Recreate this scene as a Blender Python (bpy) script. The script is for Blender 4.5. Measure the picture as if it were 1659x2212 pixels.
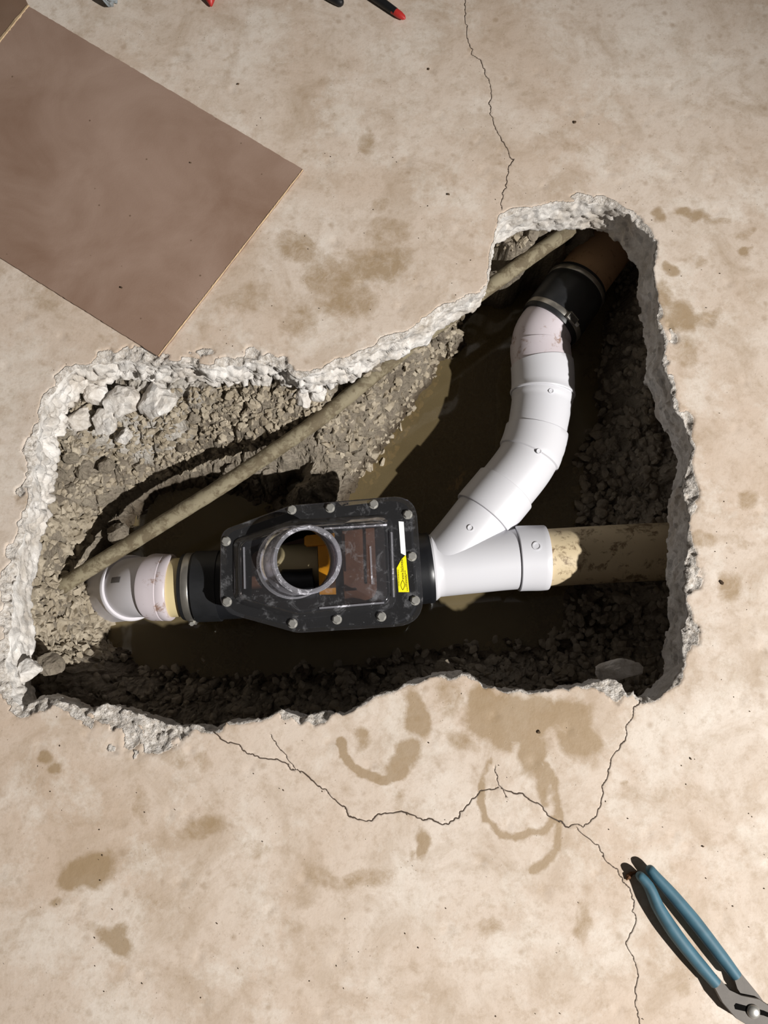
import bpy, bmesh, math, random
import numpy as np
from mathutils import Vector, Matrix
from mathutils.geometry import delaunay_2d_cdt

random.seed(7)
RNG = np.random.default_rng(11)
for o in list(bpy.data.objects):
    bpy.data.objects.remove(o, do_unlink=True)
SC = bpy.context.scene
COL = SC.collection

# ------------------------------------------------------------------ camera
H = 1.33                       # camera height above the floor
TILT = math.radians(12.0)      # leaning forward
FPX = 1725.0                   # focal length in pixels of the 1659 x 2212 frame
cam_d = bpy.data.cameras.new('camera')
cam = bpy.data.objects.new('camera', cam_d)
COL.objects.link(cam)
cam.location = (0, 0, H)
cam.rotation_euler = (TILT, 0, 0)
cam_d.sensor_width = 36.0
cam_d.sensor_fit = 'AUTO'
cam_d.lens = FPX / 2212.0 * 36.0
cam_d.clip_start = 0.05
SC.camera = cam

# ------------------------------------------------------------------ light
world = bpy.data.worlds.new('world')
SC.world = world
world.use_nodes = True
wb = world.node_tree.nodes['Background']
wb.inputs['Color'].default_value = (1.0, 0.90, 0.82, 1)
wb.inputs['Strength'].default_value = 0.065

LAMP = Vector((3.60, -2.00, 3.70))
AIM = Vector((0.16, -0.02, 0.0))
ld = bpy.data.lights.new('work_lamp', 'SPOT')
ld.energy = 2050
ld.color = (1.0, 0.975, 0.94)
ld.spot_size = math.radians(40)
ld.spot_blend = 1.0
ld.shadow_soft_size = 0.04
lamp = bpy.data.objects.new('work_lamp', ld)
COL.objects.link(lamp)
lamp.location = LAMP
lamp.rotation_euler = (AIM - LAMP).to_track_quat('-Z', 'Y').to_euler()

vs = SC.view_settings
vs.view_transform = 'Standard'
vs.look = 'None'
vs.exposure = 0.0
vs.gamma = 1.0
vs.use_curve_mapping = False


# ------------------------------------------------------------------ helpers
CT, ST = math.cos(TILT), math.sin(TILT)


def W(u, v, z=0.0):
    """the point of the place at height z seen at picture position (u, v)"""
    cx = (u - 829.5) / FPX
    cy = (1106.0 - v) / FPX
    t = (H - z) / (CT - cy * ST)
    return Vector((cx * t, (cy * CT + ST) * t, z))


def PX(x, y, z):
    """vectorised inverse of W, to choose zones"""
    dz = z - H
    yy = y * CT + dz * ST
    zz = -y * ST + dz * CT
    return 829.5 + FPX * x / -zz, 1106.0 - FPX * yy / -zz


def hash2(ix, iy, s=0):
    h = (ix.astype(np.int64) * 374761393 + iy.astype(np.int64) * 668265263 + s * 974634777) & 0xFFFFFFFF
    h = ((h ^ (h >> 13)) * 1274126177) & 0xFFFFFFFF
    h = (h ^ (h >> 16)) & 0xFFFFFFFF
    h = (h * 2246822519) & 0xFFFFFFFF
    return ((h ^ (h >> 15)) & 0xFFFFFF) / float(0xFFFFFF)


def vnoise(x, y, s=0):
    x = np.asarray(x, float)
    y = np.asarray(y, float)
    ix, iy = np.floor(x), np.floor(y)
    fx, fy = x - ix, y - iy
    fx = fx * fx * (3 - 2 * fx)
    fy = fy * fy * (3 - 2 * fy)
    a, b = hash2(ix, iy, s), hash2(ix + 1, iy, s)
    c, d = hash2(ix, iy + 1, s), hash2(ix + 1, iy + 1, s)
    return (a + (b - a) * fx) * (1 - fy) + (c + (d - c) * fx) * fy


def fbm(x, y, octv=4, s=0):
    r, a, t = 0.0, 1.0, 0.0
    for k in range(octv):
        r = r + a * vnoise(x * 2 ** k + 17.3 * k, y * 2 ** k - 9.1 * k, s + k)
        t += a
        a *= 0.5
    return r / t


def worley(x, y, s=0):
    """distance to the nearest and second feature point, and a value per cell"""
    x = np.asarray(x, float)
    y = np.asarray(y, float)
    ix, iy = np.floor(x), np.floor(y)
    f1 = np.full(x.shape, 9.0)
    f2 = np.full(x.shape, 9.0)
    cv = np.zeros(x.shape)
    for dx in (-1, 0, 1):
        for dy in (-1, 0, 1):
            jx, jy = ix + dx, iy + dy
            px = jx + hash2(jx, jy, s + 1)
            py = jy + hash2(jx, jy, s + 2)
            d = np.hypot(px - x, py - y)
            near = d < f1
            f2 = np.where(near, f1, np.minimum(f2, d))
            cv = np.where(near, hash2(jx, jy, s + 3), cv)
            f1 = np.where(near, d, f1)
    return f1, f2, cv


def inside(px, py, poly):
    """vectorised point in polygon"""
    res = np.zeros(px.shape, bool)
    n = len(poly)
    for i in range(n):
        x0, y0 = poly[i]
        x1, y1 = poly[(i + 1) % n]
        if y0 == y1:
            continue
        c = ((y0 > py) != (y1 > py)) & (px < (x1 - x0) * (py - y0) / (y1 - y0) + x0)
        res ^= c
    return res


def polydist(px, py, poly, closed=True):
    d = np.full(px.shape, 1e9)
    arc = np.zeros(px.shape)
    acc = 0.0
    n = len(poly)
    for i in range(n if closed else n - 1):
        x0, y0 = poly[i]
        x1, y1 = poly[(i + 1) % n]
        ex, ey = x1 - x0, y1 - y0
        L2 = ex * ex + ey * ey + 1e-12
        t = np.clip(((px - x0) * ex + (py - y0) * ey) / L2, 0, 1)
        q = np.hypot(px - x0 - t * ex, py - y0 - t * ey)
        m = q < d
        d = np.where(m, q, d)
        arc = np.where(m, acc + t * math.sqrt(L2), arc)
        acc += math.sqrt(L2)
    return d, arc


def sstep(a, b, x):
    t = np.clip((x - a) / (b - a), 0, 1)
    return t * t * (3 - 2 * t)


# ---- materials
def lin(c):
    return tuple(((v / 255.0) / 12.92 if v / 255.0 <= 0.04045 else ((v / 255.0 + 0.055) / 1.055) ** 2.4) for v in c)


class NT:
    def __init__(self, name):
        self.m = bpy.data.materials.new(name)
        self.m.use_nodes = True
        self.t = self.m.node_tree
        self.b = self.t.nodes['Principled BSDF']
        self.out = self.t.nodes['Material Output']
        self.tc = None

    def n(self, typ, **kw):
        nd = self.t.nodes.new(typ)
        for k, v in kw.items():
            setattr(nd, k, v)
        return nd

    def l(self, a, b):
        self.t.links.new(a, b)

    def set(self, sock, v):
        if isinstance(v, (int, float)):
            sock.default_value = v
        elif isinstance(v, tuple):
            sock.default_value = v if len(v) == 4 else (*v, 1)
        else:
            self.l(v, sock)

    def coord(self):
        if self.tc is None:
            g = self.n('ShaderNodeNewGeometry')
            self.tc = g.outputs['Position']
        return self.tc

    def noise(self, scale, detail=4, rough=0.55, dist=0.0, co=None):
        nd = self.n('ShaderNodeTexNoise')
        nd.inputs['Scale'].default_value = scale
        nd.inputs['Detail'].default_value = detail
        nd.inputs['Roughness'].default_value = rough
        nd.inputs['Distortion'].default_value = dist
        self.l(co or self.coord(), nd.inputs['Vector'])
        return nd.outputs['Fac']

    def voronoi(self, scale, feature='F1', out='Distance'):
        nd = self.n('ShaderNodeTexVoronoi', feature=feature)
        nd.inputs['Scale'].default_value = scale
        self.l(self.coord(), nd.inputs['Vector'])
        return nd.outputs[out]

    def ramp(self, fac, stops):
        nd = self.n('ShaderNodeValToRGB')
        el = nd.color_ramp.elements
        while len(el) < len(stops):
            el.new(0.5)
        for e, (p, c) in zip(el, stops):
            e.position = p
            e.color = (c, c, c, 1) if isinstance(c, (int, float)) else (*c[:3], 1)
        self.l(fac, nd.inputs['Fac'])
        return nd.outputs['Color']

    def mix(self, fac, a, b, typ='MIX'):
        nd = self.n('ShaderNodeMix', data_type='RGBA', blend_type=typ)
        self.set(nd.inputs[0], fac)
        self.set(nd.inputs[6], a)
        self.set(nd.inputs[7], b)
        return nd.outputs[2]

    def math(self, op, a, b=0.0, clamp=False):
        nd = self.n('ShaderNodeMath', operation=op, use_clamp=clamp)
        self.set(nd.inputs[0], a)
        self.set(nd.inputs[1], b)
        return nd.outputs[0]

    def attr(self, name):
        nd = self.n('ShaderNodeAttribute', attribute_name=name)
        sp = self.n('ShaderNodeSeparateColor')
        self.l(nd.outputs['Color'], sp.inputs[0])
        return sp.outputs[0], sp.outputs[1], sp.outputs[2]

    def bump(self, h, strength=0.3, dist=0.002, prev=None):
        nd = self.n('ShaderNodeBump')
        nd.inputs['Strength'].default_value = strength
        nd.inputs['Distance'].default_value = dist
        self.l(h, nd.inputs['Height'])
        if prev:
            self.l(prev, nd.inputs['Normal'])
        self.l(nd.outputs[0], self.b.inputs['Normal'])
        return nd.outputs[0]

    def base(self, c, rough=0.6, metal=0.0, spec=0.5):
        self.set(self.b.inputs['Base Color'], c)
        self.set(self.b.inputs['Roughness'], rough)
        self.set(self.b.inputs['Metallic'], metal)
        self.b.inputs['Specular IOR Level'].default_value = spec
        return self.m


def plain(name, rgb, rough=0.5, metal=0.0, spec=0.5, var=0.15, scale=30.0, bump=0.0):
    k = NT(name)
    c = lin(rgb)
    n = k.noise(scale, 5)
    col = k.mix(k.ramp(n, [(0.3, 0.0), (0.7, 1.0)]), tuple(v * (1 - var) for v in c), tuple(min(1, v * (1 + var)) for v in c))
    k.base(col, rough, metal, spec)
    if bump:
        k.bump(k.noise(scale * 8, 4), bump, 0.001)
    return k.m


def mat_concrete():
    k = NT('concrete_floor')
    st, fresh, crack = k.attr('wear')
    big = k.noise(2.6, 6, 0.6, 0.6)
    mid = k.noise(9, 7, 0.68, 0.8)
    fine = k.noise(240, 3, 0.7)
    c = k.mix(k.ramp(big, [(0.33, 0.0), (0.66, 1.0)]), lin((194, 174, 155)), lin((212, 199, 186)))
    c = k.mix(k.math('MULTIPLY', k.ramp(mid, [(0.46, 0.0), (0.68, 1.0)]), 0.55), c, lin((160, 138, 112)))
    c = k.mix(k.math('MULTIPLY', k.ramp(k.noise(6.5, 7, 0.72, 0.2), [(0.50, 0.0), (0.62, 1.0)]), 0.55), c, lin((222, 213, 202)))
    c = k.mix(k.math('MULTIPLY', k.ramp(k.noise(44, 6, 0.75), [(0.50, 0.0), (0.66, 1.0)]), 0.36), c, lin((156, 134, 108)))
    sp = k.math('MULTIPLY', k.ramp(k.voronoi(34), [(0.10, 1.0), (0.26, 0.0)]), k.ramp(k.noise(21, 3), [(0.50, 0.0), (0.60, 1.0)]))
    c = k.mix(k.math('MULTIPLY', sp, 0.40), c, lin((146, 122, 94)))
    c = k.mix(k.math('MULTIPLY', k.ramp(fine, [(0.55, 0.0), (0.75, 1.0)]), 0.25), c, lin((150, 130, 106)))
    # small pits
    pit = k.ramp(k.voronoi(95), [(0.06, 1.0), (0.12, 0.0)])
    pm = k.math('MULTIPLY', pit, k.ramp(k.noise(14, 3), [(0.52, 0.0), (0.62, 1.0)]))
    c = k.mix(k.math('MULTIPLY', pm, 0.55), c, lin((120, 100, 80)))
    # stains, with a broken outline
    sn = k.math('ADD', st, k.math('MULTIPLY', k.math('SUBTRACT', k.noise(34, 8, 0.8, 0.4), 0.5), 1.0))
    sf = k.math('MULTIPLY', k.ramp(sn, [(0.20, 0.0), (0.58, 1.0)]), k.ramp(st, [(0.03, 0.0), (0.18, 1.0)]))
    c = k.mix(k.math('MULTIPLY', sf, 0.80), c, lin((150, 126, 94)))
    # freshly broken edge
    fn = k.math('ADD', fresh, k.math('MULTIPLY', k.math('SUBTRACT', k.noise(90, 4, 0.7), 0.5), 0.7))
    ff = k.ramp(fn, [(0.40, 0.0), (0.58, 1.0)])
    fc = k.mix(k.ramp(k.noise(130, 4, 0.7), [(0.35, 0.0), (0.65, 1.0)]), lin((178, 168, 156)), lin((228, 222, 215)))
    c = k.mix(ff, c, fc)
    c = k.mix(k.ramp(crack, [(0.05, 0.0), (0.55, 1.0)]), c, lin((62, 48, 36)))
    k.base(c, k.mix(sf, (0.78,) * 3, (0.5,) * 3), 0, 0.35)
    hb = k.math('ADD', k.math('MULTIPLY', k.noise(60, 6, 0.65), 1.0), k.math('MULTIPLY', pm, -0.8))
    b1 = k.bump(hb, 0.22, 0.003)
    k.bump(k.math('MULTIPLY', k.noise(170, 4, 0.75), ff), 0.9, 0.006, b1)
    return k.m


def mat_broken():
    k = NT('broken_concrete')
    n = k.noise(20, 6, 0.7)
    c = k.mix(k.ramp(n, [(0.32, 0.0), (0.60, 1.0)]), lin((186, 178, 168)), lin((234, 230, 225)))
    ag = k.ramp(k.voronoi(70, out='Color'), [(0.70, 0.0), (0.85, 1.0)])
    c = k.mix(k.math('MULTIPLY', ag, 0.45), c, lin((150, 148, 146)))
    c = k.mix(k.math('MULTIPLY', k.ramp(k.noise(9, 5), [(0.5, 0.0), (0.7, 1.0)]), 0.45), c, lin((176, 158, 134)))
    k.base(c, 0.85, 0, 0.25)
    k.bump(k.noise(150, 6, 0.75), 0.7, 0.004)
    return k.m


def mat_soil():
    k = NT('soil')
    white, wet, _ = k.attr('soil')
    n = k.noise(16, 7, 0.7)
    c = k.mix(k.ramp(n, [(0.3, 0.0), (0.68, 1.0)]), lin((110, 99, 85)), lin((172, 161, 145)))
    c = k.mix(k.math('MULTIPLY', k.ramp(k.voronoi(70, out='Color'), [(0.2, 0.0), (0.9, 1.0)]), 0.35), c, lin((168, 158, 138)))
    wn = k.math('ADD', white, k.math('MULTIPLY', k.math('SUBTRACT', k.noise(30, 5, 0.7), 0.5), 0.9))
    c = k.mix(k.ramp(wn, [(0.38, 0.0), (0.62, 1.0)]), c, lin((205, 199, 190)))
    c = k.mix(wet, c, lin((70, 56, 38)))
    k.base(c, k.mix(wet, (0.85,) * 3, (0.35,) * 3), 0, 0.3)
    b = k.bump(k.noise(120, 7, 0.8), 0.9, 0.006)
    k.bump(k.voronoi(150), 0.5, 0.004, b)
    return k.m


def mat_stone(name, a, b):
    k = NT(name)
    oi = k.n('ShaderNodeObjectInfo')
    n = k.noise(45, 5, 0.65)
    c = k.mix(k.ramp(n, [(0.3, 0.0), (0.7, 1.0)]), lin(a), lin(b))
    c = k.mix(k.math('MULTIPLY', k.ramp(k.noise(18, 2), [(0.4, 0.0), (0.65, 1.0)]), 0.45), c, lin((136, 123, 102)))
    k.base(c, 0.8, 0, 0.3)
    k.bump(k.noise(260, 5, 0.7), 0.5, 0.002)
    return k.m


def mat_pvc(name, rgb, dirt, amount, rough=0.38):
    k = NT(name)
    n = k.noise(34, 6, 0.75, 0.4)
    lo = 0.74 - 0.34 * amount
    c = k.mix(k.math('MULTIPLY', k.ramp(n, [(lo, 0.0), (lo + 0.10, 1.0)]), 0.85), lin(rgb), lin(dirt))
    c = k.mix(k.math('MULTIPLY', k.ramp(k.noise(6, 4), [(0.35, 0.0), (0.75, 1.0)]), 0.30 * amount + 0.06), c, lin(dirt))
    k.base(c, rough, 0, 0.45)
    k.b.inputs['Subsurface Weight'].default_value = 0.0
    k.bump(k.noise(90, 3), 0.05, 0.001)
    return k.m


def mat_clear(name, tint, haze, dif=(.42, .42, .44)):
    """clear moulded plastic: see-through, glossy, with scuffs and dust"""
    k = NT(name)
    t = k.t
    t.nodes.remove(k.b)
    tr = k.n('ShaderNodeBsdfTransparent')
    tr.inputs[0].default_value = (*tint, 1)
    gl = k.n('ShaderNodeBsdfGlossy')
    gl.inputs['Roughness'].default_value = 0.12
    gl.inputs['Color'].default_value = (0.95, 0.95, 1.0, 1)
    df = k.n('ShaderNodeBsdfDiffuse')
    df.inputs['Color'].default_value = (*dif, 1)
    fr = k.n('ShaderNodeFresnel')
    fr.inputs['IOR'].default_value = 1.5
    dust = k.ramp(k.noise(32, 7, 0.75, 0.5), [(0.54, 0.0), (0.72, 1.0)])
    spec = k.ramp(k.noise(150, 4, 0.8), [(0.66, 0.0), (0.72, 1.0)])
    d = k.math('ADD', k.math('MULTIPLY', dust, haze * 2.2), k.math('MULTIPLY', spec, haze * 2.0))
    d = k.math('ADD', d, haze * 0.30, True)
    m1 = k.n('ShaderNodeMixShader')
    k.l(d, m1.inputs[0]); k.l(tr.outputs[0], m1.inputs[1]); k.l(df.outputs[0], m1.inputs[2])
    m2 = k.n('ShaderNodeMixShader')
    k.l(fr.outputs[0], m2.inputs[0]); k.l(m1.outputs[0], m2.inputs[1]); k.l(gl.outputs[0], m2.inputs[2])
    k.l(m2.outputs[0], k.out.inputs[0])
    return k.m


def mat_water():
    k = NT('murky_water')
    c = k.mix(k.ramp(k.noise(4, 4), [(0.3, 0.0), (0.7, 1.0)]), lin((112, 98, 70)), lin((132, 118, 88)))
    k.base(c, 0.06, 0, 0.5)
    tr = k.n('ShaderNodeBsdfTransparent')
    tr.inputs[0].default_value = (0.75, 0.62, 0.42, 1)
    m = k.n('ShaderNodeMixShader')
    m.inputs[0].default_value = 0.62
    k.l(tr.outputs[0], m.inputs[1]); k.l(k.b.outputs[0], m.inputs[2])
    k.l(m.outputs[0], k.out.inputs[0])
    k.bump(k.noise(12, 2), 0.04, 0.002)
    return k.m


def mat_board(name, a, b, dark):
    k = NT(name)
    n = k.noise(5.5, 6, 0.6, 0.5)
    c = k.mix(k.ramp(n, [(0.32, 0.0), (0.68, 1.0)]), lin(a), lin(b))
    c = k.mix(k.math('MULTIPLY', k.ramp(k.noise(2.6, 4), [(0.42, 0.0), (0.68, 1.0)]), 0.4), c, lin((176, 152, 138)))
    c = k.mix(k.math('MULTIPLY', k.ramp(k.voronoi(26), [(0.03, 1.0), (0.06, 0.0)]), 0.8), c, lin(dark))
    k.base(c, 0.62, 0, 0.3)
    k.bump(k.noise(300, 3), 0.12, 0.001)
    return k.m


M = {
    'floor': mat_concrete(), 'broken': mat_broken(), 'soil': mat_soil(), 'water': mat_water(),
    'stone_grey': mat_stone('grey_stone', (112, 103, 90), (166, 156, 140)),
    'stone_tan': mat_stone('tan_stone', (132, 121, 104), (188, 177, 158)),
    'pvc': mat_pvc('white_pvc', (208, 205, 210), (165, 140, 118), 0.16),
    'pvc_clean': mat_pvc('clean_white_pvc', (208, 208, 213), (190, 172, 155), 0.05),
    'pvc_pink': mat_pvc('smeared_white_pvc', (208, 200, 206), (138, 104, 80), 0.52),
    'pvc_old': mat_pvc('old_stained_pvc', (208, 190, 156), (104, 80, 54), 0.64, 0.5),
    'clay': mat_pvc('old_brown_pipe', (186, 150, 114), (120, 88, 60), 0.5, 0.6),
    'cream': mat_pvc('cream_pipe', (214, 198, 152), (150, 122, 80), 0.4, 0.5),
    'rubber': plain('black_rubber', (30, 31, 33), 0.45, 0, 0.5, 0.2, 40, 0.1),
    'black': plain('black_plastic', (26, 27, 30), 0.35, 0, 0.5, 0.2, 25, 0.05),
    'steel': plain('clamp_steel', (176, 172, 164), 0.34, 0.85, 0.5, 0.12, 60),
    'bolt': plain('bolt_steel', (190, 188, 182), 0.38, 0.7, 0.5, 0.12, 80),
    'clear': mat_clear('clear_cover_plastic', (0.82, 0.82, 0.84), 0.14),
    'clear_ring': mat_clear('clear_riser_plastic', (0.88, 0.88, 0.91), 0.75, (.80, .79, .86)),
    'gate': plain('orange_gate_plastic', (236, 160, 30), 0.4, 0, 0.5, 0.12, 18),
    'murk': plain('brown_silt', (122, 84, 62), 0.4, 0, 0.5, 0.25, 14),
    'yellow': plain('yellow_label', (250, 236, 22), 0.45, 0, 0.4, 0.02, 10),
    'white': plain('white_label', (245, 246, 246), 0.5, 0, 0.4, 0.02, 10),
    'ink': plain('black_ink', (46, 42, 20), 0.6, 0, 0.2, 0.02, 10),
    'stamp': plain('grey_ink', (112, 108, 108), 0.6, 0, 0.2, 0.2, 400),
    'conduit': mat_pvc('muddy_conduit', (136, 127, 104), (92, 80, 60), 0.85, 0.8),
    'board': mat_board('brown_hardboard', (130, 103, 86), (156, 132, 117), (96, 76, 58)),
    'board_dark': mat_board('dark_board', (96, 72, 52), (112, 84, 62), (60, 44, 30)),
    'fibre': plain('frayed_fibre', (198, 172, 138), 0.9, 0, 0.1, 0.15, 60, 0.3),
    'grip': plain('blue_grip', (64, 102, 118), 0.6, 0, 0.5, 0.18, 40, 0.05),
    'tool': plain('grey_tool_steel', (90, 84, 78), 0.6, 0.1, 0.5, 0.12, 60, 0.05),
    'black_grip': plain('black_grip', (22, 22, 24), 0.5, 0, 0.4, 0.1, 30),
    'slot': plain('dark_slot', (14, 13, 12), 0.95, 0, 0.05, 0.1, 30),
    'red': plain('red_plastic', (178, 44, 40), 0.45, 0, 0.5, 0.12, 40),
    'wrap': plain('blue_grey_plastic', (150, 160, 166), 0.22, 0.2, 0.6, 0.3, 60, 0.3),
    'crumb': plain('dark_crumbs', (84, 68, 52), 0.9, 0, 0.2, 0.3, 60),
    'splinter': plain('dark_wood', (92, 62, 40), 0.8, 0, 0.2, 0.25, 60),
}


# ---- meshes and objects
def mesh_of(name, verts, faces, mats, smooth=False, fm=None):
    me = bpy.data.meshes.new(name)
    me.from_pydata([tuple(map(float, v)) for v in verts], [], [tuple(int(i) for i in f) for f in faces])
    for m in (mats if isinstance(mats, (list, tuple)) else [mats]):
        me.materials.append(M[m])
    if fm is not None:
        me.polygons.foreach_set('material_index', np.asarray(fm, np.int32))
    if smooth:
        me.polygons.foreach_set('use_smooth', np.ones(len(me.polygons), bool))
    me.update()
    return me


def tag(o, label=None, cat=None, group=None, kind=None):
    if label: o['label'] = label
    if cat: o['category'] = cat
    if group: o['group'] = group
    if kind: o['kind'] = kind
    return o


def link(name, me, parent=None, origin=None):
    """an object whose mesh was drawn in world coordinates"""
    o = bpy.data.objects.new(name, me)
    COL.objects.link(o)
    if parent is not None:
        base = Vector((0, 0, 0))
        q = parent
        while q is not None:
            base += q.location
            q = q.parent
        me.transform(Matrix.Translation(-base))
        o.parent = parent
    elif origin is not None:
        me.transform(Matrix.Translation(-Vector(origin)))
        o.location = origin
    return o


def single(name, me, label, cat, group=None):
    co = np.empty(len(me.vertices) * 3)
    me.vertices.foreach_get('co', co)
    co = co.reshape(-1, 3)
    c = (co.min(0) + co.max(0)) / 2
    return tag(link(name, me, None, (c[0], c[1], co[:, 2].min())), label, cat, group)


def thing(name, loc, label, cat, group=None):
    o = bpy.data.objects.new(name, None)
    COL.objects.link(o)
    o.empty_display_size = 0.02
    o.location = loc
    return tag(o, label, cat, group)


def catmull(pts, step=0.004):
    P = [Vector(p) for p in pts]
    P = [P[0] * 2 - P[1]] + P + [P[-1] * 2 - P[-2]]
    out = []
    for i in range(1, len(P) - 2):
        n = max(2, int((P[i + 1] - P[i]).length / step))
        for k in range(n):
            t = k / n
            out.append(0.5 * ((2 * P[i]) + (-P[i - 1] + P[i + 1]) * t + (2 * P[i - 1] - 5 * P[i] + 4 * P[i + 1] - P[i + 2]) * t * t
                              + (-P[i - 1] + 3 * P[i] - 3 * P[i + 1] + P[i + 2]) * t ** 3))
    out.append(P[-2].copy())
    return out


class Path:
    def __init__(self, pts):
        self.p = catmull(pts)
        self.s = [0.0]
        for a, b in zip(self.p, self.p[1:]):
            self.s.append(self.s[-1] + (b - a).length)
        self.L = self.s[-1]

    def at(self, s):
        if s <= 0:
            d = (self.p[1] - self.p[0]).normalized()
            return self.p[0] + d * s, d
        if s >= self.L:
            d = (self.p[-1] - self.p[-2]).normalized()
            return self.p[-1] + d * (s - self.L), d
        import bisect
        i = min(bisect.bisect_right(self.s, s) - 1, len(self.p) - 2)
        t = (s - self.s[i]) / (self.s[i + 1] - self.s[i])
        a, b = max(i - 2, 0), min(i + 3, len(self.p) - 1)
        return self.p[i].lerp(self.p[i + 1], t), (self.p[b] - self.p[a]).normalized()

    def near(self, q):
        best = min(range(len(self.p)), key=lambda i: (self.p[i] - q).length)
        return self.s[best]


def turned(path, prof, segs=56, step=0.008, flat=(1.0, 1.0), up=Vector((0, 0, 1)), cap=True, skew=None):
    """a body turned around a path; prof lists (distance along, radius); skew(s) -> (dx,dy) tilts an end ring"""
    full = [prof[0]]
    for (s0, r0), (s1, r1) in zip(prof, prof[1:]):
        n = max(1, int(abs(s1 - s0) / step))
        for k in range(1, n + 1):
            t = k / n
            full.append((s0 + (s1 - s0) * t, r0 + (r1 - r0) * t))
    V, F = [], []
    for s, r in full:
        c, d = path.at(s)
        side = d.cross(up)
        if side.length < 1e-4:
            side = Vector((1, 0, 0))
        side.normalize()
        nrm = side.cross(d).normalized()
        for j in range(segs):
            a = 2 * math.pi * j / segs
            V.append(c + side * (math.cos(a) * r * flat[0]) + nrm * (math.sin(a) * r * flat[1]))
    for i in range(len(full) - 1):
        for j in range(segs):
            k = (j + 1) % segs
            F.append((i * segs + j, i * segs + k, (i + 1) * segs + k, (i + 1) * segs + j))
    if cap:
        F.append(tuple(range(segs)))
        F.append(tuple((len(full) - 1) * segs + j for j in range(segs - 1, -1, -1)))
    return V, F


def sharp_smooth(me, ang=35):
    me.polygons.foreach_set('use_smooth', np.ones(len(me.polygons), bool))
    bm = bmesh.new()
    bm.from_mesh(me)
    bmesh.ops.recalc_face_normals(bm, faces=bm.faces)
    lim = math.radians(ang)
    for e in bm.edges:
        if len(e.link_faces) == 2 and e.calc_face_angle(0) > lim:
            e.smooth = False
    bm.to_mesh(me)
    bm.free()
    return me


def tube(name, path, prof, mat, segs=56, **kw):
    V, F = turned(path, prof, segs, **kw)
    return sharp_smooth(mesh_of(name, V, F, mat))


def merge(parts):
    V, F = [], []
    for v, f in parts:
        o = len(V)
        V += list(v)
        F += [tuple(i + o for i in q) for q in f]
    return V, F


def boxvf(c, ax, ay, az):
    c = Vector(c)
    V = [c + ax * i + ay * j + az * k for k in (-1, 1) for j in (-1, 1) for i in (-1, 1)]
    F = [(0, 2, 3, 1), (4, 5, 7, 6), (0, 1, 5, 4), (2, 6, 7, 3), (0, 4, 6, 2), (1, 3, 7, 5)]
    return V, F


def slabvf(poly, z0, z1, bev=0.0):
    """an upright prism over a flat outline (list of xy), z0 < z1, with an optional bevelled top edge"""
    n = len(poly)
    V = [(x, y, z0) for x, y in poly]
    cx = sum(p[0] for p in poly) / n
    cy = sum(p[1] for p in poly) / n
    if bev:
        V += [(x, y, z1 - bev) for x, y in poly]
        ins = []
        for x, y in poly:
            d = math.hypot(x - cx, y - cy) or 1
            ins.append((x - (x - cx) / d * bev, y - (y - cy) / d * bev, z1))
        V += ins
        lev = 3
    else:
        V += [(x, y, z1) for x, y in poly]
        lev = 2
    F = [tuple(range(n - 1, -1, -1)), tuple((lev - 1) * n + i for i in range(n))]
    for L in range(lev - 1):
        for i in range(n):
            j = (i + 1) % n
            F.append((L * n + i, L * n + j, (L + 1) * n + j, (L + 1) * n + i))
    return V, F


def xy(pts, z=0.0):
    return [(W(u, v, z).x, W(u, v, z).y) for u, v in pts]


# ------------------------------------------------------------------ the hole's outline at floor level
OUT_PX = [(45, 1537), (22, 1508), (12, 1470), (10, 1440), (16, 1380), (18, 1330), (20, 1290), (30, 1240), (38, 1190), (50, 1140), (62, 1090),
          (66, 1040), (68, 1000), (76, 955), (84, 905), (96, 865), (116, 838), (134, 812), (165, 796), (200, 790), (255, 776), (300, 778),
          (340, 782), (395, 786), (450, 792), (500, 786), (545, 780), (590, 786), (620, 797), (642, 812), (690, 803), (735, 784), (785, 764),
          (825, 742), (870, 728), (912, 700), (945, 676), (985, 656), (1020, 636), (1050, 622), (1061, 590), (1063, 540), (1072, 500),
          (1085, 468), (1120, 455), (1180, 441), (1250, 433), (1310, 437), (1355, 456), (1392, 495), (1416, 520), (1411, 575), (1416, 615),
          (1424, 655), (1420, 690), (1434, 730), (1437, 755), (1432, 785), (1450, 830), (1460, 885), (1480, 902), (1493, 955), (1494, 975),
          (1484, 1020), (1478, 1057), (1487, 1090), (1489, 1130), (1488, 1180), (1483, 1215), (1480, 1290), (1491, 1322), (1478, 1363),
          (1479, 1398), (1476, 1440), (1440, 1490), (1413, 1512), (1396, 1500), (1380, 1508), (1370, 1490), (1356, 1502), (1346, 1480),
          (1320, 1464), (1280, 1474), (1230, 1487), (1170, 1494), (1110, 1489), (1084, 1498), (1070, 1482), (1046, 1485), (1032, 1470),
          (1000, 1453), (975, 1466), (950, 1461), (910, 1470), (860, 1485), (805, 1505), (780, 1522), (740, 1545), (700, 1540), (650, 1550),
          (606, 1532), (580, 1545), (540, 1555), (490, 1562), (478, 1578), (455, 1583), (420, 1568), (400, 1572), (340, 1556), (290, 1543),
          (268, 1528), (225, 1518), (205, 1530), (170, 1531), (120, 1512), (92, 1506), (70, 1516)]
base_out = np.array(xy(OUT_PX))
THICK = 0.088


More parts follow.
